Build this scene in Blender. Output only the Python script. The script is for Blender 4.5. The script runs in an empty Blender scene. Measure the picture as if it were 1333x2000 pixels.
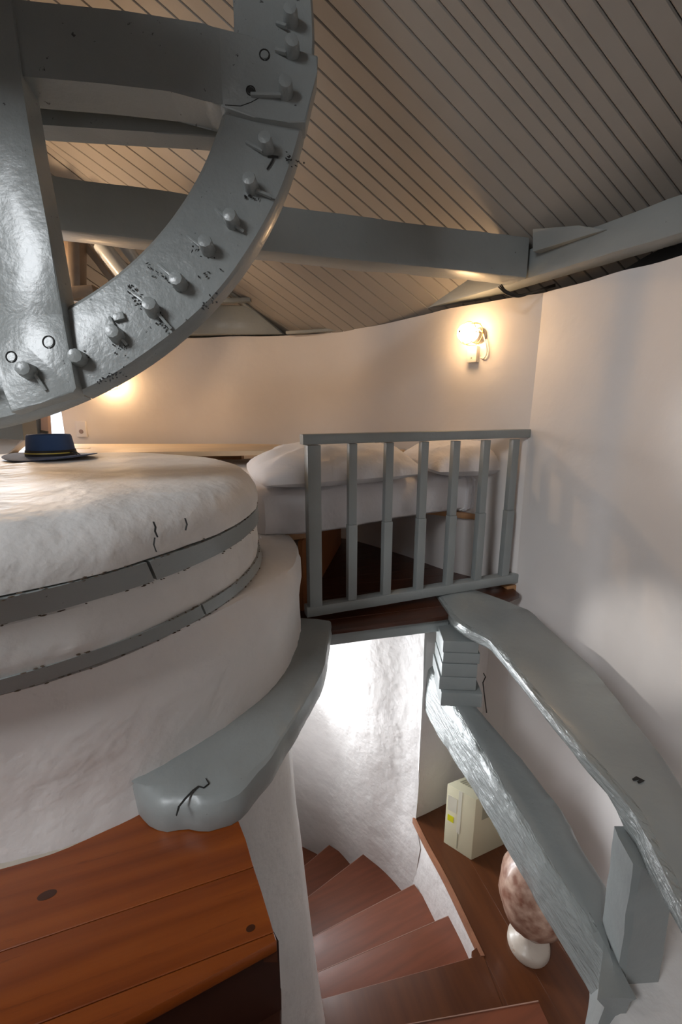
import bpy, bmesh, math, random
from mathutils import Vector, Matrix, noise
random.seed(7)
V = Vector
C = bpy.context.scene.collection
# ------------------------------------------------------------------ camera
F = 850.0; TH = math.radians(12.9); CT, ST = math.cos(TH), math.sin(TH)
cam = bpy.data.cameras.new('camera'); cam.sensor_fit = 'VERTICAL'; cam.sensor_height = 36.0
cam.lens = F * 36.0 / 2000.0; cam.clip_start = 0.02
co = bpy.data.objects.new('camera', cam); C.objects.link(co)
co.location = (0, 0, 0); co.rotation_euler = (math.radians(90) - TH, 0, 0)
bpy.context.scene.camera = co
# ------------------------------------------------------------------ world, exposure
w = bpy.data.worlds.new('sky'); bpy.context.scene.world = w; w.use_nodes = True
bg = w.node_tree.nodes['Background']; bg.inputs[0].default_value = (.80, .90, 1, 1); bg.inputs[1].default_value = 2.2
vs = bpy.context.scene.view_settings
vs.view_transform = 'Standard'; vs.look = 'None'; vs.gamma = 1; vs.exposure = 0.0; vs.use_curve_mapping = False
# ------------------------------------------------------------------ daylight of the left window and assumed ones, plus added fills and spots
def area(name, loc, aim, sx, sy, power, col, spread=180):
    l = bpy.data.lights.new(name, 'AREA'); l.shape = 'RECTANGLE'; l.size = sx; l.size_y = sy; l.energy = power; l.color = col; l.spread = math.radians(spread)
    o = bpy.data.objects.new(name, l); C.objects.link(o); o.location = loc
    o.rotation_euler = (V(aim) - V(loc)).to_track_quat('-Z', 'Y').to_euler(); return o
DAY = (.92, .96, 1)
area('assumed_stair_window_light', (-1.65, 2.88, -2.1), (.8, 1.5, -1.6), .7, 1.1, 12, DAY, 90)  # unseen stairwell window, assumed from the lit beam faces, no opening built
area('stair_beam_fill', (-.46, 2.80, -1.76), (.8, 1.25, -1.75), .35, .4, 14, DAY, 125)  # added light for the lower beam's left face, unseen behind the curb
area('left_window_daylight', (-3.0, 3.85, .05), (.2, .3, -.9), .9, .8, 17, DAY, 110)
area('assumed_rear_window_light', (-2.0, -1.3, 1.7), (.15, 1.9, -.9), .9, .9, 19, DAY, 90)  # assumed window high behind the viewer, unseen, no opening in the wall
area('low_fill_light', (-1.6, -1.6, -.2), (1.2, 1.6, -1.2), .8, 1.0, 1.6, DAY, 100)  # added weak fill for the stair wall, no opening behind it
def wall_spot(name, loc, aim, ang, power, blend):
    l = bpy.data.lights.new(name, 'SPOT'); l.energy = power; l.spot_size = math.radians(ang); l.spot_blend = blend; l.shadow_soft_size = .04
    l.color = (1, .97, .92); o = bpy.data.objects.new(name, l); C.objects.link(o); o.location = loc
    o.rotation_euler = (V(aim) - V(loc)).to_track_quat('-Z', 'Y').to_euler(); return o

wall_spot('added_wall_spot_high', (-1.3, -1.3, .5), (1.47, 1.42, -.02), 13, 230, 1.0)  # added spot inside the room, imitating a sunlit patch on the right wall
wall_spot('added_wall_spot_low', (-1.3, -1.3, .5), (1.35, 1.76, -1.0), 9, 300, 1.0)  # second added spot for the lower sun streak, no window behind it

# ------------------------------------------------------------------ surveying helpers
def ray(x, y):
    a = (x - 666.5) / F; b = -(y - 1000) / F
    return V((a, CT + b * ST, b * CT - ST))
def atz(x, y, z):
    r = ray(x, y); return r * (z / r.z)
def aty(x, y, Y):
    r = ray(x, y); return r * (Y / r.y)
def onplane(x, y, P, n):
    r = ray(x, y); return r * (n.dot(P) / n.dot(r))
def lerp(a, b, t): return a + (b - a) * t
def smooth(pts, n):
    "Catmull-Rom through pts, n samples per span"
    P = [V(p) for p in pts]; out = []
    for i in range(len(P) - 1):
        p0 = P[i - 1] if i else P[0] * 2 - P[1]; p3 = P[i + 2] if i + 2 < len(P) else P[-1] * 2 - P[-2]
        for k in range(n):
            t = k / n
            out.append(.5 * ((2 * P[i]) + (P[i + 1] - p0) * t + (2 * p0 - 5 * P[i] + 4 * P[i + 1] - p3) * t * t + (3 * P[i] - p0 - 3 * P[i + 1] + p3) * t ** 3))
    out.append(P[-1]); return out

# ------------------------------------------------------------------ materials
def mat(name, col, rough=.5, bump=(), var=.0, var_scale=3., coat=0., stretch=None, metal=0., spots=None, col2=None, emit=None, rough_var=0, sheen=0, spec=.5):
    m = bpy.data.materials.new(name); m.use_nodes = True; nt = m.node_tree; N = nt.nodes; L = nt.links
    p = N['Principled BSDF']; p.inputs['Roughness'].default_value = rough; p.inputs['Metallic'].default_value = metal
    p.inputs['Coat Weight'].default_value = coat; p.inputs['Coat Roughness'].default_value = .12; p.inputs['Specular IOR Level'].default_value = spec
    if sheen: p.inputs['Sheen Weight'].default_value = sheen
    p.inputs['Base Color'].default_value = (*col, 1)
    tc = N.new('ShaderNodeTexCoord'); mp = N.new('ShaderNodeMapping'); L.new(tc.outputs['Object'], mp.inputs[0])
    if stretch:
        mp.vector_type = 'TEXTURE'; mp.inputs['Rotation'].default_value = stretch[0]; mp.inputs['Scale'].default_value = tuple(1 / q for q in stretch[1])
    vec = mp.outputs[0]; last = None
    if var or col2:
        n = N.new('ShaderNodeTexNoise'); n.inputs['Scale'].default_value = var_scale; n.inputs['Detail'].default_value = 6; L.new(vec, n.inputs['Vector'])
        r = N.new('ShaderNodeValToRGB'); L.new(n.outputs[0], r.inputs[0]); r.color_ramp.elements[0].position = .32; r.color_ramp.elements[1].position = .68
        a = col if col2 else tuple(c * (1 - var) for c in col); b = col2 if col2 else tuple(min(1, c * (1 + var)) for c in col)
        r.color_ramp.elements[0].color = (*a, 1); r.color_ramp.elements[1].color = (*b, 1); last = r.outputs[0]
    if spots:
        for (scol, sc, lo, hi, seed) in spots:
            n = N.new('ShaderNodeTexNoise'); n.noise_dimensions = '4D'; n.inputs['W'].default_value = seed; n.inputs['Scale'].default_value = sc; n.inputs['Detail'].default_value = 5; n.inputs['Roughness'].default_value = .65; L.new(vec, n.inputs['Vector'])
            r = N.new('ShaderNodeMapRange'); r.inputs[1].default_value = lo; r.inputs[2].default_value = hi; L.new(n.outputs[0], r.inputs[0])
            mx = N.new('ShaderNodeMix'); mx.data_type = 'RGBA'; L.new(r.outputs[0], mx.inputs[0])
            if last: L.new(last, mx.inputs[6])
            else: mx.inputs[6].default_value = (*col, 1)
            mx.inputs[7].default_value = (*scol, 1); last = mx.outputs[2]
    if last: L.new(last, p.inputs['Base Color'])
    if rough_var:
        n = N.new('ShaderNodeTexNoise'); n.inputs['Scale'].default_value = 6; L.new(vec, n.inputs['Vector'])
        r = N.new('ShaderNodeMapRange'); r.inputs[3].default_value = rough - rough_var; r.inputs[4].default_value = rough + rough_var; r.inputs[1].default_value = .3; r.inputs[2].default_value = .7
        L.new(n.outputs[0], r.inputs[0]); L.new(r.outputs[0], p.inputs['Roughness'])
    prev = None
    for (sc, st, dist) in bump:
        n = N.new('ShaderNodeTexNoise'); n.inputs['Scale'].default_value = sc; n.inputs['Detail'].default_value = 4; L.new(vec, n.inputs['Vector'])
        b = N.new('ShaderNodeBump'); b.inputs['Strength'].default_value = st; b.inputs['Distance'].default_value = dist; L.new(n.outputs[0], b.inputs['Height'])
        if prev: L.new(prev, b.inputs['Normal'])
        prev = b.outputs[0]
    if prev: L.new(prev, p.inputs['Normal'])
    if emit:
        p.inputs['Emission Color'].default_value = (*emit[0], 1); p.inputs['Emission Strength'].default_value = emit[1]
    return m
M = {}
M['plaster'] = mat('white_plaster', (.74, .71, .69), .55, [(2.5, .5, .05), (9, .5, .02), (28, .35, .007), (90, .25, .0025)], var=.03, var_scale=5)
M['wallpaint'] = mat('white_wall_paint', (.75, .71, .69), .6, [(1.6, .5, .05), (9, .25, .012), (60, .15, .002)], var=.03, var_scale=2)
M['drumtop'] = mat('glossy_limewash', (.70, .68, .66), .5, [(3, .6, .05), (11, .5, .014), (34, .35, .005), (100, .25, .0025)], var=.05, var_scale=6, spots=[((.45, .36, .28), 22, .70, .74, 3)])
GREY = (.27, .29, .286)
M['grey'] = mat('grey_gloss_paint', GREY, .40, [(6, .35, .012), (45, .3, .003), (160, .2, .001)], var=.07, var_scale=4, spots=[((.06, .06, .055), 60, .69, .72, 1)], coat=.08)
M['wheelgrey'] = mat('chipped_grey_gloss_paint', GREY, .33, [(6, .4, .012), (40, .4, .004), (150, .35, .0015)], var=.08, var_scale=4, spots=[((.05, .05, .05), 48, .66, .68, 5)], coat=.2)
M['roughgrey'] = mat('grey_paint_on_hewn_timber', (.29, .312, .305), .25, [(5, .5, .03), (26, .9, .016), (90, .8, .005)], var=.08, var_scale=6, coat=.35, stretch=((0, 0, math.radians(100)), (.45, 1.8, 1.8)))
fdir = atz(495, 1693, -1.1) - atz(0, 1859, -1.1)
M['floorwood'] = mat('orange_varnished_pine', (.17, .032, .003), .32, [(30, .06, .002)], col2=(.29, .068, .008), var_scale=4, stretch=((0, 0, math.atan2(fdir.y, fdir.x)), (.3, 6, 1)), coat=.3, spots=[((.16, .03, .003), 9, .60, .66, 8)])
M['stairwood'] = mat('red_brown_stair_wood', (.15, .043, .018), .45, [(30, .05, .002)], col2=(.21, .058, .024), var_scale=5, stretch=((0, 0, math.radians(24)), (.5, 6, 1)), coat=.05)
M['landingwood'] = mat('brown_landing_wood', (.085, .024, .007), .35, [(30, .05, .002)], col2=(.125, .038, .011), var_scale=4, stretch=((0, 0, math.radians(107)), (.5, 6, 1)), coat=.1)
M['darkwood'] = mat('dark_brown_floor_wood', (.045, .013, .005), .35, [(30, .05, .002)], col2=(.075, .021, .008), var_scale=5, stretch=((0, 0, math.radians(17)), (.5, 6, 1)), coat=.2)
M['shadewood'] = mat('shade_painted_wood', (.035, .010, .005), .4)  # shade below the floor edge put into the near-black colour
M['knot'] = mat('dark_pine_knot', (.05, .012, .003), .35, coat=.3)
M['nose_highlight'] = mat('pale_nosing_highlight', (.42, .24, .18), .5)  # highlight along the tread edges, painted as a pale strip
M['edgewood'] = mat('light_brown_trim_wood', (.30, .13, .07), .4, [(40, .1, .002)], var=.15, var_scale=20)
M['bedwood'] = mat('honey_coloured_board', (.42, .22, .10), .45, [(30, .08, .002)], var=.15, var_scale=6, stretch=((0, 0, 0), (.5, 4, 1)))
M['roofboard'] = mat('beige_grey_roof_paint', (.33, .305, .275), .45, [(3, .1, .02), (50, .1, .002)], var=.04, var_scale=3)
M['dark'] = mat('dark_backing_eaves_shade', (.03, .03, .032), .8, [(10, .2, .01)])
M['sheet'] = mat('white_cotton', (.80, .78, .80), .85, [(5, .6, .03), (22, .35, .01)], sheen=.2)
M['hat'] = mat('navy_blue_felt', (.03, .075, .20), .8, [(200, .1, .001)], sheen=.3)
M['ribbon'] = mat('black_ribbon', (.008, .008, .01), .5)
M['gold'] = mat('gold_braid', (.62, .5, .10), .4)
M['cage'] = mat('brass_wire', (.45, .30, .10), .35, metal=.8)
M['glow'] = mat('lit_lamp_glass', (1, .9, .7), .3, emit=((1, .64, .33), 42))
M['socket'] = mat('white_plastic', (.72, .68, .62), .4)
M['metal'] = mat('dull_metal', (.35, .34, .32), .4, metal=.6)
M['card'] = mat('cream_cardboard', (.66, .62, .44), .6, [(30, .05, .002)], var=.03)
M['cardprint'] = mat('grey_green_print', (.36, .35, .25), .6)
M['yellow'] = mat('yellow_label', (.75, .72, .02), .5)
M['tape'] = mat('pale_tape', (.70, .68, .56), .3)
M['urn'] = mat('brown_veined_ceramic', (.23, .10, .065), .35, [(20, .3, .006)], col2=(.55, .38, .29), var_scale=22, coat=.3)
M['urnfoot'] = mat('cream_glazed_foot', (.50, .43, .36), .4, [(20, .1, .003)], coat=.1, spots=[((.30, .14, .07), 26, .60, .66, 2)])
M['cable'] = mat('black_cable', (.03, .028, .025), .5)
M['bluesteel'] = mat('dark_blue_frame', (.04, .06, .09), .4)
M['brownframe'] = mat('pinkish_brown_frame', (.30, .22, .20), .5, [(20, .1, .004)])
M['oldwood'] = mat('raw_brown_wood', (.20, .15, .11), .55, [(25, .2, .004)], var=.15, var_scale=8)
M['zinc'] = mat('bluish_sheet', (.38, .42, .46), .3, [(6, .2, .01)])
M['crack'] = mat('dark_crack', (.02, .019, .018), .9)

# ------------------------------------------------------------------ object helpers
def tag(o, label=None, cat=None, group=None, kind=None):
    if label: o['label'] = label
    if cat: o['category'] = cat
    if group: o['group'] = group
    if kind: o['kind'] = kind
    return o
def root(name, loc, label=None, cat=None, group=None, kind=None):
    o = bpy.data.objects.new(name, None); C.objects.link(o); o.location = loc; o.empty_display_size = .05
    return tag(o, label, cat, group, kind)
def wloc(o):
    v = V((0, 0, 0))
    while o: v += V(o.location); o = o.parent
    return v
def build(name, bm, m, parent=None, smooth_ang=35, recentre=True):
    "link bm (world coordinates) as one object"
    bmesh.ops.recalc_face_normals(bm, faces=bm.faces)
    off = V((0, 0, 0))
    if bm.verts and recentre:
        xs = [v.co for v in bm.verts]
        off = V((sum(v.x for v in xs) / len(xs), sum(v.y for v in xs) / len(xs), min(v.z for v in xs)))
        bmesh.ops.translate(bm, verts=bm.verts, vec=-off)
    me = bpy.data.meshes.new(name); bm.to_mesh(me); bm.free()
    for p in me.polygons: p.use_smooth = True
    me.set_sharp_from_angle(angle=math.radians(smooth_ang))
    me.materials.append(m)
    o = bpy.data.objects.new(name, me); C.objects.link(o); o.parent = parent
    o.location = off - (wloc(parent) if parent else V((0, 0, 0)))
    return o
def prism(bm, pts, d, bev=0.):
    pts = [V(p) for p in pts]; d = V(d)
    a = [bm.verts.new(p) for p in pts]; b = [bm.verts.new(p + d) for p in pts]
    fs = [bm.faces.new(a), bm.faces.new(b[::-1])]; n = len(pts)
    for i in range(n): fs.append(bm.faces.new((a[i], b[i], b[(i + 1) % n], a[(i + 1) % n])))
    if bev:
        es = {e for f in fs for e in f.edges}
        bmesh.ops.bevel(bm, geom=list(es), offset=bev, segments=2, profile=.6, affect='EDGES')
    return bm
def box(bm, c, s, bev=0., rz=0.):
    c = V(c); R = Matrix.Rotation(rz, 3, 'Z'); h = V(s) / 2
    pts = [c + R @ V((sx * h.x, sy * h.y, -h.z)) for sx, sy in ((-1, -1), (1, -1), (1, 1), (-1, 1))]
    return prism(bm, pts, (0, 0, s[2]), bev)
def bar(bm, a, b, w_, h_, up=(0, 0, 1), bev=0.):
    "box from a to b; w_ across, h_ along up"
    a, b = V(a), V(b); d = (b - a).normalized(); s = d.cross(V(up)).normalized(); u = s.cross(d)
    pts = [a + s * (i * w_ / 2) + u * (j * h_ / 2) for i, j in ((-1, -1), (1, -1), (1, 1), (-1, 1))]
    return prism(bm, pts, b - a, bev)
def loft(bm, rings, closed=True, caps=True):
    R = [[bm.verts.new(p) for p in r] for r in rings]; n = len(R[0])
    for i in range(len(R) - 1):
        for j in range(n if closed else n - 1):
            k = (j + 1) % n; bm.faces.new((R[i][j], R[i][k], R[i + 1][k], R[i + 1][j]))
    if caps and closed: bm.faces.new(R[0][::-1]); bm.faces.new(R[-1])
    return bm
def tube(bm, path, r, seg=10, r2=None, caps=True):
    path = [V(p) for p in path]; rings = []; ref = V((0, 0, 1))
    for i, p in enumerate(path):
        d = (path[min(i + 1, len(path) - 1)] - path[max(i - 1, 0)]).normalized()
        if abs(d.dot(ref)) > .95: ref = V((1, 0, 0))
        s = d.cross(ref).normalized(); u = s.cross(d).normalized()
        rr = r if r2 is None else lerp(r, r2, i / (len(path) - 1))
        rings.append([p + (s * math.cos(t) + u * math.sin(t)) * rr for t in [2 * math.pi * k / seg for k in range(seg)]])
    return loft(bm, rings, caps=caps)
def lathe(bm, prof, c, seg=40, axis=None):
    c = V(c)
    q = axis.to_track_quat('Z', 'Y').to_matrix() if axis else Matrix.Identity(3)
    rings = [[c + q @ V((r * math.cos(t), r * math.sin(t), z)) for t in [2 * math.pi * k / seg for k in range(seg)]] for r, z in prof]
    return loft(bm, rings)
def rough(bm, amp, sc=3., seed=0, amp2=0., sc2=12.):
    bm.normal_update()
    mv = []
    for v in bm.verts:
        p = v.co * sc + V((seed * 7.3, seed * 1.7, 0)); d = noise.noise(p) * amp
        if amp2: d += noise.noise(v.co * sc2 + V((0, seed * 3.1, 0))) * amp2
        mv.append(v.co + v.normal * d)
    for v, c in zip(bm.verts, mv): v.co = c
    return bm
def timber(bm, a, b, w_, h_, seg=24, rnd=.012, amp=.004, seed=0, up=(0, 0, 1), sag=0.):
    "hewn squared timber from a to b with softened arrises and an uneven surface"
    a, b = V(a), V(b); d = (b - a).normalized(); s = d.cross(V(up)).normalized(); u = s.cross(d)
    sec = []
    for cx, cy, a0 in ((1, 1, 0), (-1, 1, 90), (-1, -1, 180), (1, -1, 270)):
        for k in range(3):
            t = math.radians(a0 + 45 * k); sec.append((cx * (w_ / 2 - rnd) + math.cos(t) * rnd, cy * (h_ / 2 - rnd) + math.sin(t) * rnd))
        nx, ny = (-cx if cx == cy else cx, cy if cx == cy else -cy)
        for f in (.33, .67):
            p1 = sec[-1]; p2 = (nx * (w_ / 2 - (rnd if cx != cy else rnd)), ny * (h_ / 2)) if cx == cy else (cx * w_ / 2, ny * (h_ / 2 - rnd))
            sec.append((lerp(p1[0], p2[0], f), lerp(p1[1], p2[1], f))) if False else None
    rings = []
    for i in range(seg + 1):
        t = i / seg; p = a.lerp(b, t) + V((0, 0, -sag * math.sin(math.pi * t)))
        rings.append([p + s * x + u * y for x, y in sec])
    loft(bm, rings); rough(bm, amp, 4., seed, amp * .5, 15.); return bm
def grid_surface(bm, rows):
    R = [[bm.verts.new(p) for p in r] for r in rows]
    for i in range(len(R) - 1):
        for j in range(len(R[0]) - 1): bm.faces.new((R[i][j], R[i][j + 1], R[i + 1][j + 1], R[i + 1][j]))
    return bm
def slab_surface(bm, rows, back):
    "closed slab: front rows and back rows of the same layout"
    a = [[bm.verts.new(p) for p in r] for r in rows]; b = [[bm.verts.new(p) for p in r] for r in back]
    n, m_ = len(a), len(a[0])
    for G, fl in ((a, 0), (b, 1)):
        for i in range(n - 1):
            for j in range(m_ - 1):
                q = (G[i][j], G[i][j + 1], G[i + 1][j + 1], G[i + 1][j]); bm.faces.new(q if not fl else q[::-1])
    for i in range(n - 1):
        bm.faces.new((a[i][0], a[i + 1][0], b[i + 1][0], b[i][0])); bm.faces.new((a[i][-1], b[i][-1], b[i + 1][-1], a[i + 1][-1]))
    for j in range(m_ - 1):
        bm.faces.new((a[0][j], b[0][j], b[0][j + 1], a[0][j + 1])); bm.faces.new((a[-1][j], a[-1][j + 1], b[-1][j + 1], b[-1][j]))
    return bm
def clip(poly, P, n):
    "keep the part of polygon with (p-P).n >= 0"
    out = []
    for i in range(len(poly)):
        a, b = poly[i], poly[(i + 1) % len(poly)]; da, db = (a - P).dot(n), (b - P).dot(n)
        if da >= 0: out.append(a)
        if (da >= 0) != (db >= 0): out.append(a + (b - a) * (da / (da - db)))
    return out
def boards(name, poly, e, seams, thick, m, parent, gap=.004, bev=.003, label=None):
    "cut poly into strips between successive seam values along e; thick is a vector"
    poly = [V(p) for p in poly]; e = V(e)
    for s0, s1 in zip(seams[:-1], seams[1:]):
        q = clip(poly, e * (s0 + gap / 2), e); q = clip(q, e * (s1 - gap / 2), -e) if len(q) > 2 else q
        if len(q) < 3: continue
        bm = bmesh.new(); prism(bm, q, thick); 
        if bev: bmesh.ops.bevel(bm, geom=[x for x in bm.edges], offset=bev, segments=1, affect='EDGES', clamp_overlap=True)
        build(name, bm, m, parent)

# ================================================================== SETTING
WC = V((-1.43, .97)); WR = 2.87; HT = .60
def wp(a): return V((WC.x + WR * math.cos(math.radians(a)), WC.y + WR * math.sin(math.radians(a)), 0))
seen = [atz(1333, 497, HT), atz(1200, 533, HT), V((1.055, 2.455, HT)), atz(900, 600, HT), atz(800, 622, HT), atz(710, 640, HT), atz(640, 651, HT), atz(560, 656, HT), atz(450, 658, HT), atz(350, 660, HT)]
seen = [V((p.x, p.y, 0)) for p in seen]
right_plan = smooth([wp(-40), wp(-20), wp(0), seen[0] + V((.0, .0, 0)), seen[1], seen[2]], 6)
back_plan = smooth(seen[2:] + [wp(96), wp(104), V((-2.33, 3.72, 0))], 6)
def out_dir(p): return (V((p.x, p.y, 0)) - V((WC.x, WC.y, 0))).normalized()
def wall(name, plan, zb, zt, thick=.45, m=None, seed=1, dip=.012):
    rows, back = [], []
    nz = max(4, int((zt - zb) / .12))
    for i in range(nz + 1):
        z = lerp(zb, zt, i / nz); r, b = [], []
        for p in plan:
            o = out_dir(p); k = noise.noise(V((p.x * 1.3, p.y * 1.3, z * 1.1 + seed * 5))) * .025 + noise.noise(V((p.x * 5, p.y * 5, z * 4))) * .005
            zz = z + (noise.noise(p * 3) * dip if i == nz else 0)
            r.append(V((p.x, p.y, zz)) + o * k); b.append(V((p.x, p.y, zz)) + o * thick)
        rows.append(r); back.append(b)
    bm = bmesh.new(); slab_surface(bm, rows, back); return tag(build(name, bm, m or M['wallpaint'], recentre=False, smooth_ang=50), kind='structure')
wall('wall_right', right_plan, -3.6, HT)
wall('wall_back', back_plan, -3.6, HT, seed=1)
rear_plan = [wp(a) for a in range(165, 321, 5)]
wall('wall_rear', rear_plan, -3.6, 3.2, m=M['wallpaint'])
bm = bmesh.new()                                                   # raised gable part of the right wall behind the viewer
wall('wall_left', [wp(a) for a in range(124, 166, 3)], -3.6, 2.9)
# window in the left of the back wall: reveal, sill, lintel
win_plan = [V((-2.33, 3.72, 0)), wp(112), wp(116), wp(120), wp(124)]
wall('trim_1', win_plan, -3.6, -.42); wall('trim_2', win_plan, .42, HT)

# ---- ceiling: one pitched slope of V-jointed boards
d = V((.818662, .25163518, -.51620952))
P0 = V((.93, 2.36, .81)); P9 = aty(555, 652, 3.85)
RN = d.cross(P9 - P0).normalized(); RN = RN if RN.z > 0 else -RN
RE = RN.cross(d).normalized()
topx = [638, 692, 747.5, 806.6, 855.5, 899, 943.8, 993, 1044, 1101, 1162.5, 1230, 1306.5]
sm = sorted(onplane(x, 0, P0, RN).dot(RE) for x in topx)
left_seams = [onplane(x, y, P0, RN).dot(RE) for x, y in ((617, 33), (616, 83), (623, 135), (617, 171), (611, 201), (605, 233), (592, 257), (584, 285), (577, 311))]
sm = sorted(sm + left_seams)
while sm[0] > -2.2: sm.insert(0, sm[0] - .068)
sE = max(onplane(555, 652, P0, RN).dot(RE), onplane(486, 597, P0, RN).dot(RE))
while sm[-1] < sE: sm.append(sm[-1] + .10)
ceil = root('ceiling', P0, kind='structure')
def on_roof(x, y): return V((x, y, P0.z - (RN.x * (x - P0.x) + RN.y * (y - P0.y)) / RN.z))
rp = [on_roof(-4.4, 4.0), on_roof(-4.4, -2.6), on_roof(2.6, -2.6), on_roof(2.6, 3.1), on_roof(1.2, 4.6), on_roof(-.4, 4.9), on_roof(-1.6, 4.9)]
rp = clip(rp, V((0, 0, 3.4)), V((0, 0, -1)))
boards('roof_board', rp, RE, sm, RN * .02, M['roofboard'], ceil, gap=.0035, bev=.0035)
bm = bmesh.new(); prism(bm, [p + RN * .028 for p in rp], RN * .03); build('roof_backing', bm, M['dark'], ceil)
# steep left slope behind the wheel
L1 = onplane(555, 652, P0, RN); L2 = onplane(486, 597, P0, RN); Ld = (L2 - L1).normalized()
L3 = L1 + Ld * 3.2
q = [L1 - Ld * .25, L3, L3 + V((-2.2, .0, .0)), L1 - Ld * .25 + V((-4.0, 0, 0))]
n2 = (q[1] - q[0]).cross(q[3] - q[0]).normalized(); n2 = n2 if n2.z > 0 else -n2
e2 = V((1, 0, 0)); e2 = (e2 - Ld * 0).normalized()
e2 = (V((1, 0, 0)) - Ld * V((1, 0, 0)).dot(Ld)).normalized()
a0 = min(p.dot(e2) for p in q); a1 = max(p.dot(e2) for p in q); sb = [a0 + .1 * k for k in range(int((a1 - a0) / .1) + 2)]
boards('gable_board', q, e2, sb, n2 * .02, M['roofboard'], ceil)
bm = bmesh.new(); prism(bm, [p + n2 * .028 for p in q], n2 * .03); build('gable_backing', bm, M['dark'], ceil)
# closing cap behind and above the viewer, added dark strip painting the shade of the eaves gap
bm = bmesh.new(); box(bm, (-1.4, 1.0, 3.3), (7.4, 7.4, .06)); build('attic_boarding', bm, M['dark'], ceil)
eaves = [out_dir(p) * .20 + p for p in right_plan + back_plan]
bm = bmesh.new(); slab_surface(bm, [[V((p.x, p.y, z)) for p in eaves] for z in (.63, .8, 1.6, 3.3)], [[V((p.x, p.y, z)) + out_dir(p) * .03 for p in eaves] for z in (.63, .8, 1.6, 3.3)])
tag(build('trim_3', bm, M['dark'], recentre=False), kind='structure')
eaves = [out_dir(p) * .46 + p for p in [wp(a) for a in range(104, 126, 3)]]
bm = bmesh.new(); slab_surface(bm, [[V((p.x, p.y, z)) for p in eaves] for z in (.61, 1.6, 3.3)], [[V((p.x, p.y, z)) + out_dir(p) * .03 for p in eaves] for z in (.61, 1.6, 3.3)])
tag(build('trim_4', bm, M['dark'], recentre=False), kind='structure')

# ================================================================== ROOF TIMBERS
# wall plate A along the right, tie beam H across, far wall plate C
A0 = atz(1333, 455, .64); A1 = atz(710, 640, .64)
ad = (A1 - A0); ad.z = 0; ad.normalize(); ap = V((ad.y, -ad.x, 0))     # ap points outward (right)
tw = .13; th = .135
a_start = A0 - ad * 1.3; 
bm = bmesh.new(); timber(bm, a_start + ap * tw / 2 + V((0, 0, th / 2)), A1 + ap * tw / 2 + V((0, 0, th / 2)), tw, th, 40, .012, .006, 2)
tag(build('ring_beam', bm, M['grey']), 'long grey ring beam on the right, above the wall top and dark gap', 'beam')
H0 = atz(1025, 541, .64); H1 = atz(490, 487, .64); hd = (H1 - H0); hd.z = 0; hd.normalize(); hp = V((-hd.y, hd.x, 0)); hp = hp if hp.y > 0 else -hp
h_end = H0 - hd * .01; h_far = H0 + hd * 4.0
bm = bmesh.new(); timber(bm, h_end + hp * .07 + V((0, 0, .088)), h_far + hp * .07 + V((0, 0, .088)), .13, .176, 60, .01, .006, 5)
tag(build('tie_beam', bm, M['grey']), 'grey horizontal tie beam crossing the room behind the cog wheel', 'beam')
bm = bmesh.new(); k0 = aty(1040, 492, 2.36); 
prism(bm, [aty(1041, 492, 2.27), aty(1185, 448, 2.02), aty(1130, 440, 2.10), aty(1041, 447, 2.27)], ap * .07, .004)
tag(build('packing_block', bm, M['grey']), 'grey wooden packing block on the ring beam beside the tie beam end', 'block')
C0 = aty(352, 652, 3.70); C1 = aty(552, 652, 3.72)
bm = bmesh.new(); prism(bm, [C1, aty(486, 597, 3.72), aty(300, 590, 3.72), aty(300, 652, 3.72)], (0, .14, 0), .006); 
tag(build('ring_beam', bm, M['grey']), 'short far ring beam with slanted end, above the far wall left of centre', 'beam')
bm = bmesh.new(); bar(bm, aty(360, 590, 3.66), aty(490, 586, 3.66), .05, .03, bev=.003)
tag(build('roof_batten', bm, M['grey']), 'thin grey batten lying above the far slanted ring beam', 'batten')
# seam batten along the hip, and low trim at the foot of the boards
bm = bmesh.new(); bar(bm, L1 - RN * .012, L1 + Ld * 1.4 - RN * .012, .035, .016, up=RN, bev=.003)
tag(build('hip_batten', bm, M['grey']), 'narrow grey batten running up the ceiling seam from the far ring beam', 'batten')
bm = bmesh.new(); bar(bm, aty(560, 650, 3.68), aty(700, 641, 3.50), .03, .022, bev=.003)
tag(build('eaves_batten', bm, M['grey']), 'thin grey batten at the foot of the far ceiling boards', 'batten')
# cables tucked at the tie beam end
bm = bmesh.new()
for k in range(3):
    tube(bm, smooth([aty(980 - k * 3, 556 + k * 2, 2.40), aty(990, 568 + 3 * k, 2.38), aty(1015, 576 + 2 * k, 2.37), aty(1045, 568 + k, 2.40), aty(1085, 555 + 2 * k, 2.45)], 6), .0035, 6)
tag(build('cable_bundle', bm, M['cable']), 'loose loop of dark cables where tie beam meets the ring beam', 'cable')

# ================================================================== MILLSTONE DRUM
def circ(c, R, z, n=120, seed=0, amp=.006):
    out = []
    for k in range(n):
        t = 2 * math.pi * k / n; r = R + noise.noise(V((math.cos(t) * 2.5, math.sin(t) * 2.5, z * 6 + seed))) * amp * 2 + noise.noise(V((math.cos(t) * 9, math.sin(t) * 9, z * 14 + seed))) * amp
        out.append(V((c[0] + math.cos(t) * r, c[1] + math.sin(t) * r, z + noise.noise(V((math.cos(t) * 3, math.sin(t) * 3, seed + 9.))) * amp * .6)))
    return out
T1, T2, T3, T4 = ((-1.237, 1.466), .924, -.34), ((-1.241, 1.506), .923, -.40), ((-1.15, 1.495), .825, -.525), ((-1.193, 1.537), .876, -.57)
T3 = ((-1.185, 1.505), .868, -.532)
drum = root('millstone_drum', (-1.24, 1.5, -1.1), 'large round whitewashed millstone drum with two grey hoops, left', 'millstone')
bm = bmesh.new()
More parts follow.
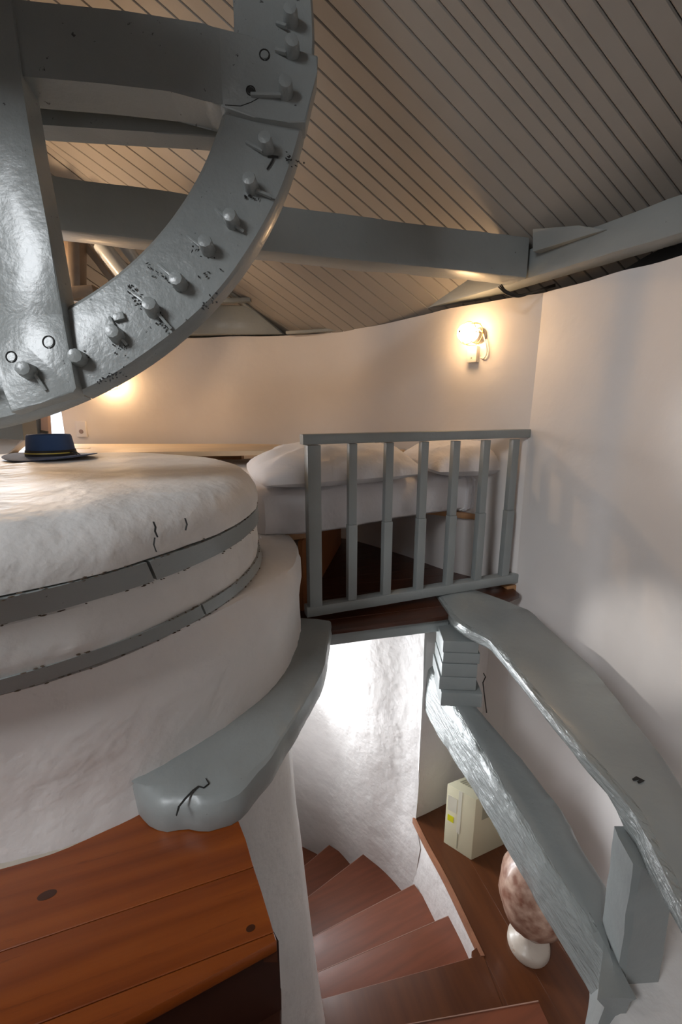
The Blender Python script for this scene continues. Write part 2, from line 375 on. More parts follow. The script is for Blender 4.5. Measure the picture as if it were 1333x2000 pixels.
c1 = T1[0]; rings = [circ(T2[0], .80, -.40), circ(T1[0], .90, -.345), circ(c1, .925, -.335), circ(c1, .928, -.31), circ(c1, .925, -.28), circ(c1, .912, -.25), circ(c1, .885, -.222), circ(c1, .84, -.207), circ(c1, .76, -.200), circ(c1, .6, -.195), circ(c1, .4, -.192), circ(c1, .2, -.190), circ(c1, .05, -.19)]
loft(bm, rings); build('upper_stone', bm, M['drumtop'], drum, recentre=False)
bm = bmesh.new()
rings = [circ(T4[0], .84, -.60), circ(T4[0], .872, -.568), circ(T4[0], .868, -.56), circ(T3[0], .866, -.535), circ((-1.2, 1.505), .885, -.50), circ((-1.235, 1.505), .912, -.45), circ((-1.24, 1.505), .918, -.41), circ(T2[0], .905, -.385)]
loft(bm, rings); build('lower_stone', bm, M['drumtop'], drum, recentre=False)
def hoop(ca, Ra, za, cb, Rb, zb, seams, name='hoop'):
    for s0, s1 in zip(seams[:-1], seams[1:]):
        bm = bmesh.new(); n = 40; sec = []
        for i in range(n + 1):
            t = math.radians(lerp(s0 + .25, s1 - .25, i / n)); u = V((math.cos(t), math.sin(t), 0))
            A = V((*ca, za)); B = V((*cb, zb)); w_ = noise.noise(u * 6 + V((0, 0, za))) * .003
            sec.append([A + u * (Ra + .006 + w_), A + u * (Ra - .03), B + u * (Rb - .03), B + u * (Rb + .006 + w_)])
        loft(bm, sec); build(name, bm, M['grey'], drum, recentre=False)
sx = lambda p, c: math.degrees(math.atan2(p.y - c[1], p.x - c[0]))
s1 = sx(atz(291, 1098, -.34), T1[0]); s2 = sx(atz(381, 1180, -.53), T3[0])
hoop(T1[0], .926, -.34, T2[0], .926, -.402, [s1 - 110, s1, s1 + 125, s1 + 250])
hoop(T3[0], .868, -.528, T4[0], .878, -.572, [s2 - 110, s2, s2 + 125, s2 + 250])
# plaster ring under the stones
CB, RB = (-1.189, 1.817), 1.003
pl = []
for c, R, z in ((T4[0], .80, -.60), (T4[0], .872, -.585), ((-1.19, 1.62), .905, -.592), ((-1.19, 1.72), .945, -.60), ((-1.19, 1.79), .985, -.615), ((-1.19, 1.80), .998, -.65), ((-1.19, 1.79), 1.003, -.72), ((-1.19, 1.79), .998, -.80), ((-1.19, 1.80), 1.0, -.9), (CB, RB, -.97), (CB, RB + .002, -1.04), (CB, RB + .014, -1.085), (CB, RB + .02, -1.12)):
    pl.append(circ(c, R, z, amp=.008, seed=2))
bm = bmesh.new(); loft(bm, pl); build('plaster_base', bm, M['plaster'], drum, recentre=False)

# curved grey curb timber at the foot of the drum
inner = [(590, 1212), (585, 1250), (566, 1300), (525, 1346), (449, 1415), (357, 1473), (272, 1519)]
outer = [(648, 1212), (641, 1262), (633, 1305), (607, 1351), (580, 1398), (556, 1433), (530, 1478), (505, 1514), (480, 1560), (462, 1578), (430, 1590), (390, 1598), (360, 1592), (325, 1596), (290, 1588), (268, 1560)]
top = [atz(x, y, lerp(-1.0, -1.075, min(1, max(0, (y - 1480) / 90)) * .6)) for x, y in outer]; top = [V((p.x, p.y, -1.0)) for p in top]
cin = [V((CB[0] + math.cos(t) * (RB - .03), CB[1] + math.sin(t) * (RB - .03), -1.0)) for t in [math.radians(a) for a in range(-53, 14, 4)]]
oo = smooth(top, 4)
bm = bmesh.new(); ring_in = smooth(cin, 2)
n = 48
def resample(P, n):
    L_ = [0]
    for a, b in zip(P[:-1], P[1:]): L_.append(L_[-1] + (b - a).length)
    out = []
    for k in range(n):
        s = L_[-1] * k / (n - 1); i = max(j for j in range(len(L_)) if L_[j] <= s + 1e-9); i = min(i, len(P) - 2)
        f = (s - L_[i]) / max(1e-9, L_[i + 1] - L_[i]); out.append(P[i].lerp(P[i + 1], f))
    return out
O = resample(oo, n); I = resample(ring_in[::-1], n)
secs = []
for k in range(n):
    o, i = O[k], I[k]; dn = (o - i).normalized(); w_ = V((0, 0, noise.noise(o * 6) * .006))
    nr = max(0, (k - n * .62) / (n * .38)); ed = .012 + .035 * nr
    secs.append([i, i.lerp(o, .35) + w_, i.lerp(o, .6) + w_, o - dn * ed + w_ - V((0, 0, .004)), o - dn * ed * .3 + V((0, 0, -.010 - .018 * nr)) + w_, o + V((0, 0, -.05)) + dn * .004, o + V((0, 0, -.098)) - dn * .006, i + V((0, 0, -.10))])
loft(bm, secs); rough(bm, .003, 18, 6, .002, 45)
curb = tag(build('curb_timber', bm, M['grey'], recentre=False), 'curved grey timber curb at the foot of the millstone drum', 'timber')
def crack(pxs, z, r, parent, name='crack', P=None, nn=None, off=0.):
    bm = bmesh.new(); pts = [(atz(x, y, z) if P is None else onplane(x, y, P, nn)) for x, y in pxs]
    rows = []
    up = V((0, 0, 1)) if nn is None else nn
    for i, p in enumerate(pts):
        dd = (pts[min(i + 1, len(pts) - 1)] - pts[max(0, i - 1)]).normalized(); s = dd.cross(up).normalized(); rr = r * (.35 + .65 * math.sin(math.pi * (i + .6) / (len(pts) + .2)))
        rows.append([p + s * rr + up * off, p + up * (off + .0012), p - s * rr + up * off, p - up * .004])
    loft(bm, rows); return build(name, bm, M['crack'], parent)
crack([(345, 1592), (350, 1575), (362, 1560), (378, 1543), (388, 1535)], -.997, .0035, curb)
crack([(388, 1535), (398, 1538), (408, 1530), (402, 1520)], -.997, .0018, curb)

# splits in the upper stone's plaster and rusty flecks along the hoops
def oncyl(x, y, c, Rr):
    r = ray(x, y); a = r.x ** 2 + r.y ** 2; b = -2 * (r.x * c[0] + r.y * c[1]); cc = c[0] ** 2 + c[1] ** 2 - Rr * Rr
    return r * ((-b - math.sqrt(max(0, b * b - 4 * a * cc))) / (2 * a))
def drum_crack(pxs, r_):
    m_ = oncyl(*pxs[0], T1[0], .934); nn = V((m_.x - T1[0][0], m_.y - T1[0][1], .0)).normalized(); crack(pxs, 0, r_, drum, 'plaster_crack', m_, nn, .001)
drum_crack([(300, 1019), (304, 1030), (303, 1038), (308, 1049)], .0022)
drum_crack([(303, 1050), (301, 1064), (306, 1078)], .0007)
drum_crack([(362, 1012), (366, 1024), (363, 1036)], .0006)
bm = bmesh.new(); rnd = random.Random(11)
for cc_, Rr, z_ in ((T1[0], .9335, -.3375), (T2[0], .9325, -.404), (T3[0], .8755, -.527), (T4[0], .886, -.575)):
    for _ in range(90):
        t = math.radians(rnd.uniform(-100, 30)); u = V((math.cos(t), math.sin(t), 0)); tg = V((-u.y, u.x, 0)); c = V((cc_[0], cc_[1], z_ + rnd.gauss(0, .0022))) + u * Rr; l_ = rnd.uniform(.001, .007); h_ = rnd.uniform(.0004, .0014)
        prism(bm, [c - tg * l_, c + V((0, 0, h_)), c + tg * l_ * .8, c - V((0, 0, h_))], -u * .004)
tag(build('paint_flakes', bm, mat('rusty_dark_fleck', (.11, .075, .05), .8), drum), kind='stuff')

# inner stair wall: pale pillar under the curb
bm = bmesh.new(); rings = []
for z, s in ((-1.1, 0), (-1.3, .015), (-1.6, .05), (-2.0, .08), (-2.5, .13), (-3.6, .2)):
    k = s
    pl2 = [(-.62, .93), (-.42 + k * .2, .96 - k), (-.29 + k * .5, 1.05 - k * .9), (-.215 + k * .8, 1.14 - k * .8), (-.185 + k, 1.21 - k * .7), (-.18 + k, 1.26 - k * .5), (-.20 + k, 1.34 - k * .2), (-.22 + k * .6, 1.5), (-.26 + k * .4, 1.8), (-.36, 2.1), (-.55, 2.35), (-.9, 2.5), (-1.5, 2.5), (-1.9, 2.0), (-1.9, 1.2)]
    rings.append([V((x, y, z)) for x, y in pl2])
loft(bm, rings); bmesh.ops.subdivide_edges(bm, edges=bm.edges[:], cuts=1, smooth=.5); rough(bm, .006, 4, 3)
tag(build('wall_stair_core', bm, M['plaster'], recentre=False, smooth_ang=60), kind='structure')

# ================================================================== UPPER FLOOR (orange planks)
fz = -1.10
fl = root('floor', (-.8, .6, fz), kind='structure')
e_edge = [atz(452, 1572, fz), atz(480, 1640, fz), atz(512, 1745, fz), atz(541, 1838, fz)]
ea, eb = e_edge[0], e_edge[-1]
s0 = atz(0, 1859, fz); s1_ = atz(495, 1693, fz); sd = (s1_ - s0).normalized(); se = V((sd.y, -sd.x, 0)); se = se if se.y < 0 else -se
front = (atz(541, 1840, fz), atz(240, 2003, fz)); fd = (front[1] - front[0]).normalized()
poly = [ea + (ea - eb) * .12, e_edge[1], e_edge[2], eb, front[1] + fd * 2.0, front[1] + fd * 2.0 + V((-.9, 1.2, 0)), V((-1.0, 1.35, fz)), V((-.5, 1.3, fz))]
c0 = s0.dot(se)
boards('floor_plank', poly, se, [c0 - .69, c0 - .40, c0, c0 + .155, c0 + .44, c0 + .70], (0, 0, -.03), M['floorwood'], fl, gap=.0016, bev=.0015)
for (x, y, rx, ry) in ((92, 1748, .020, .011), (490, 1813, .010, .007), (412, 1606, .022, .014)):
    c = atz(x, y, fz + .0002); bm = bmesh.new(); vs_ = [c + sd * (rx * math.cos(t)) + se * (ry * math.sin(t)) for t in [2 * math.pi * k / 20 for k in range(20)]]
    prism(bm, vs_, (0, 0, .0005)); build('wood_knot', bm, M['knot'], fl)
# step below the edge, its shade painted in near-black
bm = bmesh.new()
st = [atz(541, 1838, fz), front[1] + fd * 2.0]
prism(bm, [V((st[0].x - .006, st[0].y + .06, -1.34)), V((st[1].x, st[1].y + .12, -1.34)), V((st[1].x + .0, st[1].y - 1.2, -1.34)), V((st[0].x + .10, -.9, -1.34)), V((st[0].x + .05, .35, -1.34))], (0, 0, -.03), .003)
build('step_tread', bm, M['shadewood'], fl)
bm = bmesh.new(); prism(bm, [st[0] + V((0, .02, -.031)), st[1] + V((0, .02, -.031)), st[1] + V((0, .02, -.24)), st[0] + V((0, .02, -.24))], (-.015, .02, 0)); build('step_riser', bm, M['shadewood'], fl)
bm = bmesh.new(); prism(bm, [p + V((0, 0, -.031)) for p in (ea, e_edge[1], e_edge[2], eb)] + [eb + V((-.03, 0, -.031)), ea + V((-.06, 0, -.031))], (0, 0, -.03)); build('edge_joist', bm, M['darkwood'], fl)
# mortar fillet where plaster meets planks
bm = bmesh.new(); rr = []
for a in range(-140, -54, 2):
    t = math.radians(a); u = V((math.cos(t), math.sin(t), 0)); c = V((*CB, fz)); w_ = noise.noise(u * 8) * .006
    rr.append([c + u * (RB - .01), c + u * (RB - .01) + V((0, 0, .035)), c + u * (RB + .016 + w_) + V((0, 0, .010)), c + u * (RB + .026 + w_)])
loft(bm, rr); build('plaster_fillet', bm, mat('yellowed_plaster', (.48, .43, .36), .7, [(20, .4, .008)], var=.12, var_scale=12), drum, recentre=False)

# ================================================================== LOFT FLOOR + BED
lz = -1.03
lf = root('floor_loft', (.3, 2.8, lz), kind='structure')
lp = [atz(640, 1232, lz), atz(868, 1203, lz), V((.62, 2.12, lz)), V((.85, 2.22, lz)), V((1.04, 2.36, lz)), V((1.03, 2.55, lz)), V((.75, 2.92, lz)), V((.2, 3.45, lz)), V((-.7, 3.72, lz)), V((-1.6, 3.72, lz)), V((-1.6, 2.7, lz)), V((-.35, 2.2, lz))]
bl = (lp[1] - lp[0]).normalized(); be = V((-bl.y, bl.x, 0)); k0 = lp[0].dot(be) - .03
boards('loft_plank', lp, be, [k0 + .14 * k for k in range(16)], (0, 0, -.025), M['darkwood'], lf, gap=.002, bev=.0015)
# joist carrying the floor edge
j0 = atz(640, 1235, -1.05); j1 = atz(874, 1203, -1.05)
bm = bmesh.new(); timber(bm, V((j0.x - .05, j0.y + .035, -1.095)), V((j1.x, j1.y + .035, -1.095)), .07, .078, 20, .006, .003, 9)
jo = tag(build('floor_joist', bm, M['grey']), 'short grey joist under the loft floor edge beneath the railing', 'joist')
# bed
BD = V((1.17 + .37, 2.85 - 2.06, 0)).normalized(); BN = V((-BD.y, BD.x, 0)); B0 = V((-.40, 2.06, 0))
bed = root('bed', (.3, 2.9, -1.03), 'low built-in bed with white mattress behind the railing', 'bed')
def inner_wall(p, pad=.03):
    "pull a point inside the tower wall"
    best = min(back_plan + right_plan, key=lambda q: (q.x - p.x) ** 2 + (q.y - p.y) ** 2)
    o = out_dir(best); dlt = (V((p.x, p.y, 0)) - best).dot(o)
    return p - o * max(0, dlt + pad)
def plan_bed(f0, f1, inset=0.):
    P = []
    for k in range(25): P.append(B0 + BD * lerp(f0 + inset, f1, k / 24) + BN * inset)
    return P
def mattress():
    bm = bmesh.new(); rows = []
    prof = [(.03, -.60), (.005, -.585), (-.008, -.54), (-.012, -.49), (-.008, -.44), (.004, -.395), (.03, -.375), (.10, -.366), (.35, -.362), (.7, -.362), (1.1, -.362), (1.5, -.365), (1.52, -.45), (1.5, -.60)]
    for k in range(61):
        t = k / 60; s = lerp(0, 1.78, t); r = []
        e_ = .0
        for dpt, z in prof:
            rnd = .05 * max(0, 1 - min(s, 1.78 - s) / .05) ** 2
            p = B0 + BD * s + BN * (dpt + rnd) ; p = inner_wall(p)
            zz = z - .02 * math.exp(-((s - .35) / .35) ** 2) * (1 if z < -.5 else 0) + noise.noise(V((s * 5, dpt * 4, z * 6))) * .008
            bul = noise.noise(V((s * 7, z * 9, 2))) * .014 + abs(noise.noise(V((s * 9, z * 14 + s * 3, 5)))) * .014 * max(0, 1 - max(0, s - .12) * 3 + .25)
            r.append(V((p.x, p.y, zz)) - BN * bul)
        rows.append(r)
    loft(bm, rows); return bm
build('mattress', mattress(), M['sheet'], bed)
bm = bmesh.new(); p = [inner_wall(x, .05) for x in (B0 + BD * .06 + BN * .04, B0 + BD * 1.5 + BN * .06)]
bq = [B0 + BD * .04 + BN * .02, B0 + BD * .30 + BN * .02, B0 + BD * .34 + BN * .30, B0 + BD * 1.10 + BN * .30, V((.95, 2.62, 0)), V((.60, 3.0, 0)), V((.1, 3.35, 0)), V((-.6, 3.6, 0)), V((-.75, 3.1, 0))]
bq = [inner_wall(x, .04) for x in bq]
prism(bm, [V((x.x, x.y, -.645)) for x in bq], (0, 0, .035), .003); build('bed_board', bm, M['bedwood'], bed)
bm = bmesh.new(); prism(bm, [V((-.20, 2.14, -1.03)), V((-.20, 2.14, -.646)), V((.0, 3.35, -.646)), V((.0, 3.35, -1.03))], (-.02, .003, 0)); build('side_panel', bm, mat('orange_brown_panel', (.34, .12, .035), .5, [(20, .05, .002)], var=.15, var_scale=4), bed)
# raised wooden shelf between drum and far wall
sh = [V((-2.2, 3.62, 0)), V((-.75, 3.62, 0)), V((-.2, 3.45, 0)), V((.45, 3.05, 0)), V((.40, 2.95, 0)), V((-.55, 2.95, 0)), V((-2.2, 2.75, 0))]
bm = bmesh.new(); prism(bm, [V((p.x, p.y, -.285)) for p in sh], (0, 0, .032), .004)
sf = tag(build('wall_shelf', bm, mat('pale_varnished_wood', (.72, .56, .38), .5, [(20, .05, .002)], var=.12, var_scale=5, stretch=((0, 0, .1), (.6, 5, 1)))), 'pale wooden shelf along the far wall behind the millstone drum', 'shelf')
bm = bmesh.new(); prism(bm, [V((p.x, p.y, -1.0)) for p in [V((-2.1, 3.6, 0)), V((-.8, 3.6, 0)), V((-.8, 3.5, 0)), V((-2.1, 3.5, 0))]], (0, 0, .7)); build('shelf_support', bm, M['bedwood'], sf)
for (px, pz, ww, hh) in ((822 / 5.127, 878, .10, .022), (1015 / 5.127, 881, .06, .016)):
    pp = aty(px, pz, 3.15); bm = bmesh.new(); box(bm, pp + V((0, 0, -.0)), (ww, .06, hh), .005)
    tag(build('fallen_cloth', bm, mat('cream_cloth', (.75, .65, .45), .8)), 'small cream folded cloth on the far shelf, %s' % ('just right of the hat' if px < 180 else 'second one right of the hat'), 'cloth')
# pillows
def pillow(L_, W_, Ht, seed):
    bm = bmesh.new(); nu, nv = 44, 30; top, bot = [], []
    for i in range(nu + 1):
        a, b = [], []
        for j in range(nv + 1):
            u = 2 * i / nu - 1; v = 2 * j / nv - 1
            su = u * (1 - .07 * (1 - abs(v)) * abs(u) ** 3 * 0 - .05 * v * v * 0); pin = 1 - .10 * (1 - v * v) * 0
            x = u * L_ / 2 * (1 - .06 * (1 - v * v) * abs(u) ** 4 * -1) * .97; y = v * W_ / 2 * (1 + .05 * (1 - u * u) * abs(v) ** 4)
            h = ((1 - abs(u) ** 2.6) * (1 - abs(v) ** 2.6)); h = max(0, h) ** .55
            wr = noise.noise(V((u * 3 + seed, v * 3, 0))) * .02 + noise.noise(V((u * 6, v * 4 + seed, 1))) * .006 + (1 - abs(noise.noise(V((u * 2.2 + v * 2, v * 1.5 - u * 1.2, seed))))) ** 6 * .012
            a.append(V((x, y, Ht * .68 * h + wr * min(1, h * 1.5)))); b.append(V((x, y, -Ht * .32 * h)))
        top.append(a); bot.append(b)
    vt = [[bm.verts.new(p) for p in r] for r in top]
    vb = [[vt[i][j] if i in (0, nu) or j in (0, nv) else bm.verts.new(bot[i][j]) for j in range(nv + 1)] for i in range(nu + 1)]
    for i in range(nu):
        for j in range(nv):
            bm.faces.new((vt[i][j], vt[i + 1][j], vt[i + 1][j + 1], vt[i][j + 1])); bm.faces.new((vb[i][j], vb[i][j + 1], vb[i + 1][j + 1], vb[i + 1][j]))
    return bm
def put_pillow(px0, px1, yc, z, L_, W_, Ht, seed, rz, tilt, label):
    bm = pillow(L_, W_, Ht, seed)
    bmesh.ops.scale(bm, vec=(1, 1, 1), verts=bm.verts); R = Matrix.Rotation(rz, 4, 'Z') @ Matrix.Rotation(tilt, 4, 'X') @ Matrix.Rotation(px1, 4, 'Y')
    bmesh.ops.transform(bm, matrix=Matrix.Translation((px0, yc, z)) @ R, verts=bm.verts)
    o = build('pillow', bm, M['sheet']); bpy.context.view_layer.update()
    return tag(o, label, 'pillow', 'white pillows on the bed')
bang = math.atan2(BD.y, BD.x)
put_pillow(-.04, -.02, 2.40, -.300, .90, .52, .20, 1.3, bang - .12, .10, 'white pillow at the left end of the bed, nearer the drum')
put_pillow(.73, .02, 2.70, -.300, .62, .44, .20, 5.1, bang - .06, .12, 'white pillow at the right end of the bed, near the right wall')
# small knotted cloth tail at the mattress corner
bm = bmesh.new(); tube(bm, [aty(506, 1050, 2.02), aty(513, 1062, 2.0), aty(506, 1076, 1.99)], .012, 8, .004)
tag(build('sheet_knot', bm, M['sheet']), 'small tail of white bed sheet hanging by the drum edge', 'cloth')

# ================================================================== GUARD RAILING
R0 = V((-.13, 2.04, 0)); R1 = V((1.10, 2.485, 0)); rd = (R1 - R0).normalized(); rn = V((rd.y, -rd.x, 0))
rail = root('guard_railing', (.3, 2.2, -1.0), 'grey painted wooden railing with seven uprights in front of the bed', 'railing')
wall_hit = R0 + rd * 1.285
bm = bmesh.new(); a = R0 - rd * .055; timber(bm, a + V((0, 0, -.121)), wall_hit + V((0, 0, -.113)), .062, .046, 20, .006, .001, 1); build('top_rail', bm, M['grey'], rail)
bm = bmesh.new(); timber(bm, R0 - rd * .05 + V((0, 0, -.972)), R0 + rd * 1.26 + V((0, 0, -.965)), .06, .055, 20, .006, .0015, 2); build('bottom_rail', bm, M['grey'], rail)
def on_rail(x, y):
    r = ray(x, y); t = (R0.x * rn.x + R0.y * rn.y) / (r.x * rn.x + r.y * rn.y); return V((r.x * t, r.y * t, 0))
for k, (xb, yb, wd) in enumerate(((615, 1180, .064), (686.5, 1165, .047), (753, 1152, .047), (817, 1140, .046), (875, 1130, .046), (930.5, 1120, .046), (984.5, 1105, .05))):
    p = on_rail(xb, yb); bm = bmesh.new()
    ang = math.atan2(rd.y, rd.x)
    if k == 0: box(bm, p + V((0, 0, -.5475)), (wd, .062, .80), .003, ang)
    else:
        box(bm, p + V((0, 0, -.345)) - rn * .0, (wd * .90, .034, .40), .003, ang)
        box(bm, p + V((0, 0, -.748)) + rn * .002, (wd, .040, .405), .003, ang)
    build('newel' if k == 0 else 'baluster', bm, M['grey'], rail)
bm = bmesh.new(); p = R0 + rd * 1.235; box(bm, p + V((0, 0, -1.03)) - rn * .04, (.09, .12, .04), .006, .3)
tag(build('packing_block', bm, M['bedwood']), 'small bare wooden block under the railing foot at the right wall', 'block')

# ================================================================== HEWN BEAMS ON THE RIGHT
def plan_fn(pts):
    pts = sorted(((p.y, p.x) for p in pts))
    def f(y):
        if y <= pts[0][0]: a, b = pts[0], pts[1]
        elif y >= pts[-1][0]: a, b = pts[-2], pts[-1]
        else:
            i = max(k for k in range(len(pts)) if pts[k][0] <= y); i = min(i, len(pts) - 2); a, b = pts[i], pts[i + 1]
        return a[1] + (b[1] - a[1]) * (y - a[0]) / (b[0] - a[0])
    return f
def hewn(name, zt, topL, topR, low, y0, y1, label, seed, inset=.0, botw=.9, minh=.06, n=70, zfun=None):
    L_ = plan_fn([atz(x, y, zt) for x, y in topL]); R_ = plan_fn([atz(x, y, zt) for x, y in topR])
    zb = []
    for x, y in low:                                              # the lower arris lies on the upright left face
        r = ray(x, y); Y = 1.5
        for _ in range(60):
            Y = Y * .5 + .5 * (L_(Y) + inset) * r.y / r.x
        zb.append((Y, (L_(Y) + inset) / r.x * r.z))
    zb.sort()
    class P: pass
    pts = []
    for Y, z in zb:
        p = P(); p.y = Y; p.x = min(z, zt - minh); pts.append(p)
    Z_ = plan_fn(pts)
    bm = bmesh.new(); rings = []
    for i in range(n + 1):
        y = lerp(y0, y1, i / n); xl, xr, z0 = L_(y), R_(y), min(Z_(y), zt - minh)
        j = lambda a, b: noise.noise(V((y * 7, a * 3.1 + seed, b))) * .005 + noise.noise(V((y * 22, a * 5, b + seed))) * .003
        sec = [(xl + .002, zt - .012), (xl + .018, zt - .001), (lerp(xl, xr, .3), zt + .004), (lerp(xl, xr, .65), zt + .002), (xr - .025, zt - .002), (xr, zt - .03), (xr - .01, lerp(zt, z0, .5)), (xr - .04, z0), (lerp(xl, xr, .5), z0 - .01), (xl + inset + .02, z0 - .004), (xl + inset, z0 + .01), (xl + inset * .7 - .004, lerp(zt, z0, .62)), (xl + inset * .3 - .002, lerp(zt, z0, .3))]
        rings.append([V((x + j(q, 1), y, z + j(q, 2) * .6)) for q, (x, z) in enumerate(sec)])
    loft(bm, rings); o = build(name, bm, M['grey'], smooth_ang=50); o.data.materials.append(M['roughgrey'])
    for p_ in o.data.polygons: p_.material_index = 1 if p_.normal.x < -.45 else 0
    return tag(o, label, 'beam')
b1 = hewn('hewn_beam', -1.0, [(862, 1170), (882, 1200), (905, 1220), (956, 1245), (1010, 1310), (1075, 1390), (1135, 1462), (1194, 1527), (1242, 1581), (1284, 1670), (1333, 1771)],
     [(935, 1150), (990, 1170), (1045, 1192), (1165, 1300), (1248, 1400), (1312, 1480), (1360, 1560)],
     [(882, 1224), (950, 1250), (1004, 1316), (1057, 1378), (1111, 1445), (1170, 1522), (1194, 1566), (1224, 1634), (1266, 1712), (1333, 1833)], -.3, 2.36,
     'long crooked grey hewn beam, upper one on the right, running towards the railing', 3, inset=.012, minh=.07)
b2 = hewn('hewn_beam', -1.45, [(879, 1372), (921, 1438), (992, 1557), (1075, 1694), (1182, 1854), (1200, 1890)],
     [(930, 1370), (1016, 1468), (1099, 1569), (1140, 1646), (1191, 1726), (1197, 1850), (1186, 1940)],
     [(811, 1352), (855, 1438), (956, 1599), (1057, 1783), (1147, 1932), (1165, 1975)], .80, 2.30,
     'straighter grey hewn beam, lower one on the right, under the block stack and post', 8, inset=-.012, minh=.1)
crack([(1238, 1523), (1246, 1519), (1256, 1523), (1248, 1528)], -.994, .006, b1, 'knot_hole')
# stack of packing blocks between joist and lower beam
stack = root('block_stack', (.62, 2.05, -1.45), 'stack of grey painted wooden blocks between loft joist and lower beam', 'blocks')
zz = [-1.455, -1.375, -1.30, -1.225, -1.165, -1.10]
for k in range(5):
    bm = bmesh.new(); dx = (.0, -.008, .0, .004, 0)[k]; wd = (.205, .185, .178, .182, .175)[k]
    box(bm, (.512 + wd / 2 + dx, 2.06 - (.022 if k == 0 else 0), (zz[k] + zz[k + 1]) / 2), (wd, .22, zz[k + 1] - zz[k] - .003), .004, -.06)
    bmesh.ops.subdivide_edges(bm, edges=bm.edges[:], cuts=2); rough(bm, .0015, 14, k); build('block', bm, M['grey'], stack)
# bracket hook behind the stack
bm = bmesh.new(); tube(bm, [aty(945, 1315, 2.3), aty(949, 1322, 2.3), aty(944, 1333, 2.3), aty(946, 1352, 2.3), aty(951, 1392, 2.3)], .0035, 6)
tag(build('hanging_wire', bm, M['cable']), 'thin dark wire hanging behind the block stack', 'wire')
# post
pb = V((.79, .90, 0)); post = bmesh.new()
pc = [atz(1222, 1908, -1.5), atz(1285, 1915, -1.5)]
ring_b = [V((.757, .94, -1.5)), V((.750, .868, -1.5)), V((.762, .857, -1.5)), V((.857, .862, -1.5)), V((.868, .875, -1.5)), V((.875, .97, -1.5)), V((.765, .97, -1.5))]
rg = []
for k in range(13):
    t = k / 12; rg.append([V((p.x + noise.noise(V((i * 2., t * 4, 1))) * .004 - t * .016, p.y + noise.noise(V((i * 3., t * 5, 4))) * .004, lerp(-1.5, -1.105, t))) for i, p in enumerate(ring_b)])
loft(post, rg); tag(build('support_post', post, M['grey']), 'short thick grey post standing on white plinth under the upper hewn beam', 'post')
# white plaster plinth, bottom right
bm = bmesh.new(); rings = []
for z, s in ((-3.6, .0), (-2.6, .0), (-1.9, .0), (-1.62, .006), (-1.54, .015), (-1.51, .04), (-1.50, .07)):
    base = [(.70, .55), (.672, .70), (.69, .835), (.74, .90), (.80, .98), (.95, 1.06), (1.15, 1.08), (1.6, 1.1), (1.6, -.2), (.74, -.2), (.71, .3)]
    cx, cy = 1.1, .6
    rings.append([V((lerp(x, cx, s), lerp(y, cy, s), z)) for x, y in base])
loft(bm, rings); rough(bm, .006, 6, 4)
tag(build('wall_plinth', bm, M['plaster'], recentre=False, smooth_ang=40), kind='structure')

# ================================================================== LOWER LANDING, STAIR, STAIR WALL
gz = -2.5
edge = [atz(810, 1598, gz), atz(833, 1645, gz), atz(875, 1722, gz), atz(945, 1868, gz)]
ld = root('floor_landing', (.9, 1.5, gz), kind='structure')
poly = [edge[0], edge[1], edge[2], edge[3], atz(912, 1874, gz), atz(608, 1958, gz), V((-.12, .9, gz)), V((.3, -.3, gz)), V((1.5, -.3, gz)), V((1.55, 1.2, gz)), V((1.40, 1.9, gz)), V((1.1, 2.4, gz)), V((.95, 2.5, gz)), V((.68, 2.37, gz))]
# cut into boards running with the stair nosing
bb = (atz(912, 1874, gz) - atz(608, 1958, gz)).normalized(); 
def tri_boards():
    "planks of the landing: clip by strips parallel to its left edge"
    dirn = (edge[3] - edge[0]).normalized(); e_ = V((-dirn.y, dirn.x, 0)); e_ = e_ if e_.x > 0 else -e_
    a_ = edge[0].dot(e_); right = [edge[0], edge[3], V((.66, -.3, gz)), V((1.5, -.3, gz)), V((1.55, 1.2, gz)), V((1.40, 1.9, gz)), V((1.1, 2.4, gz)), V((.95, 2.5, gz)), V((.68, 2.37, gz))]
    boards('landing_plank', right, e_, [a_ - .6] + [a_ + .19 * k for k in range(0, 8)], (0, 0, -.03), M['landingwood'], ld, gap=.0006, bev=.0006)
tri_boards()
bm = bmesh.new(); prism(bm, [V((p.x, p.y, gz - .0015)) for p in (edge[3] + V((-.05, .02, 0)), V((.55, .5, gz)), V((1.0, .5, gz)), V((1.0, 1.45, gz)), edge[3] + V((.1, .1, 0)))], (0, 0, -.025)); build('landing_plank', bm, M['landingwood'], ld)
bm = bmesh.new(); rows = []
for p in resample(smooth(edge, 4), 14):
    rows.append([p + V((-.012, 0, .004)), p + V((.006, 0, .005)), p + V((.006, 0, -.034)), p + V((-.012, 0, -.034))])
loft(bm, rows); build('nosing_trim', bm, M['edgewood'], ld)
stair = root('staircase', (.2, 1.7, -3.4), 'winding red-brown wooden staircase going down behind the drum pillar', 'staircase')
Lp = [(604, 1906), (595, 1838), (585, 1765), (577, 1706), (570, 1658)]; Rp = [(871, 1791), (802, 1731), (708, 1670), (638, 1655), (572, 1652)]
rise = .2
prevL, prevR = atz(608, 1958, gz), atz(925, 1871, gz)
top_t = [(prevL, prevR)]
for k in range(5):
    z = gz - rise * (k + 1); top_t.append((atz(*Lp[k], z), atz(*Rp[k], z)))
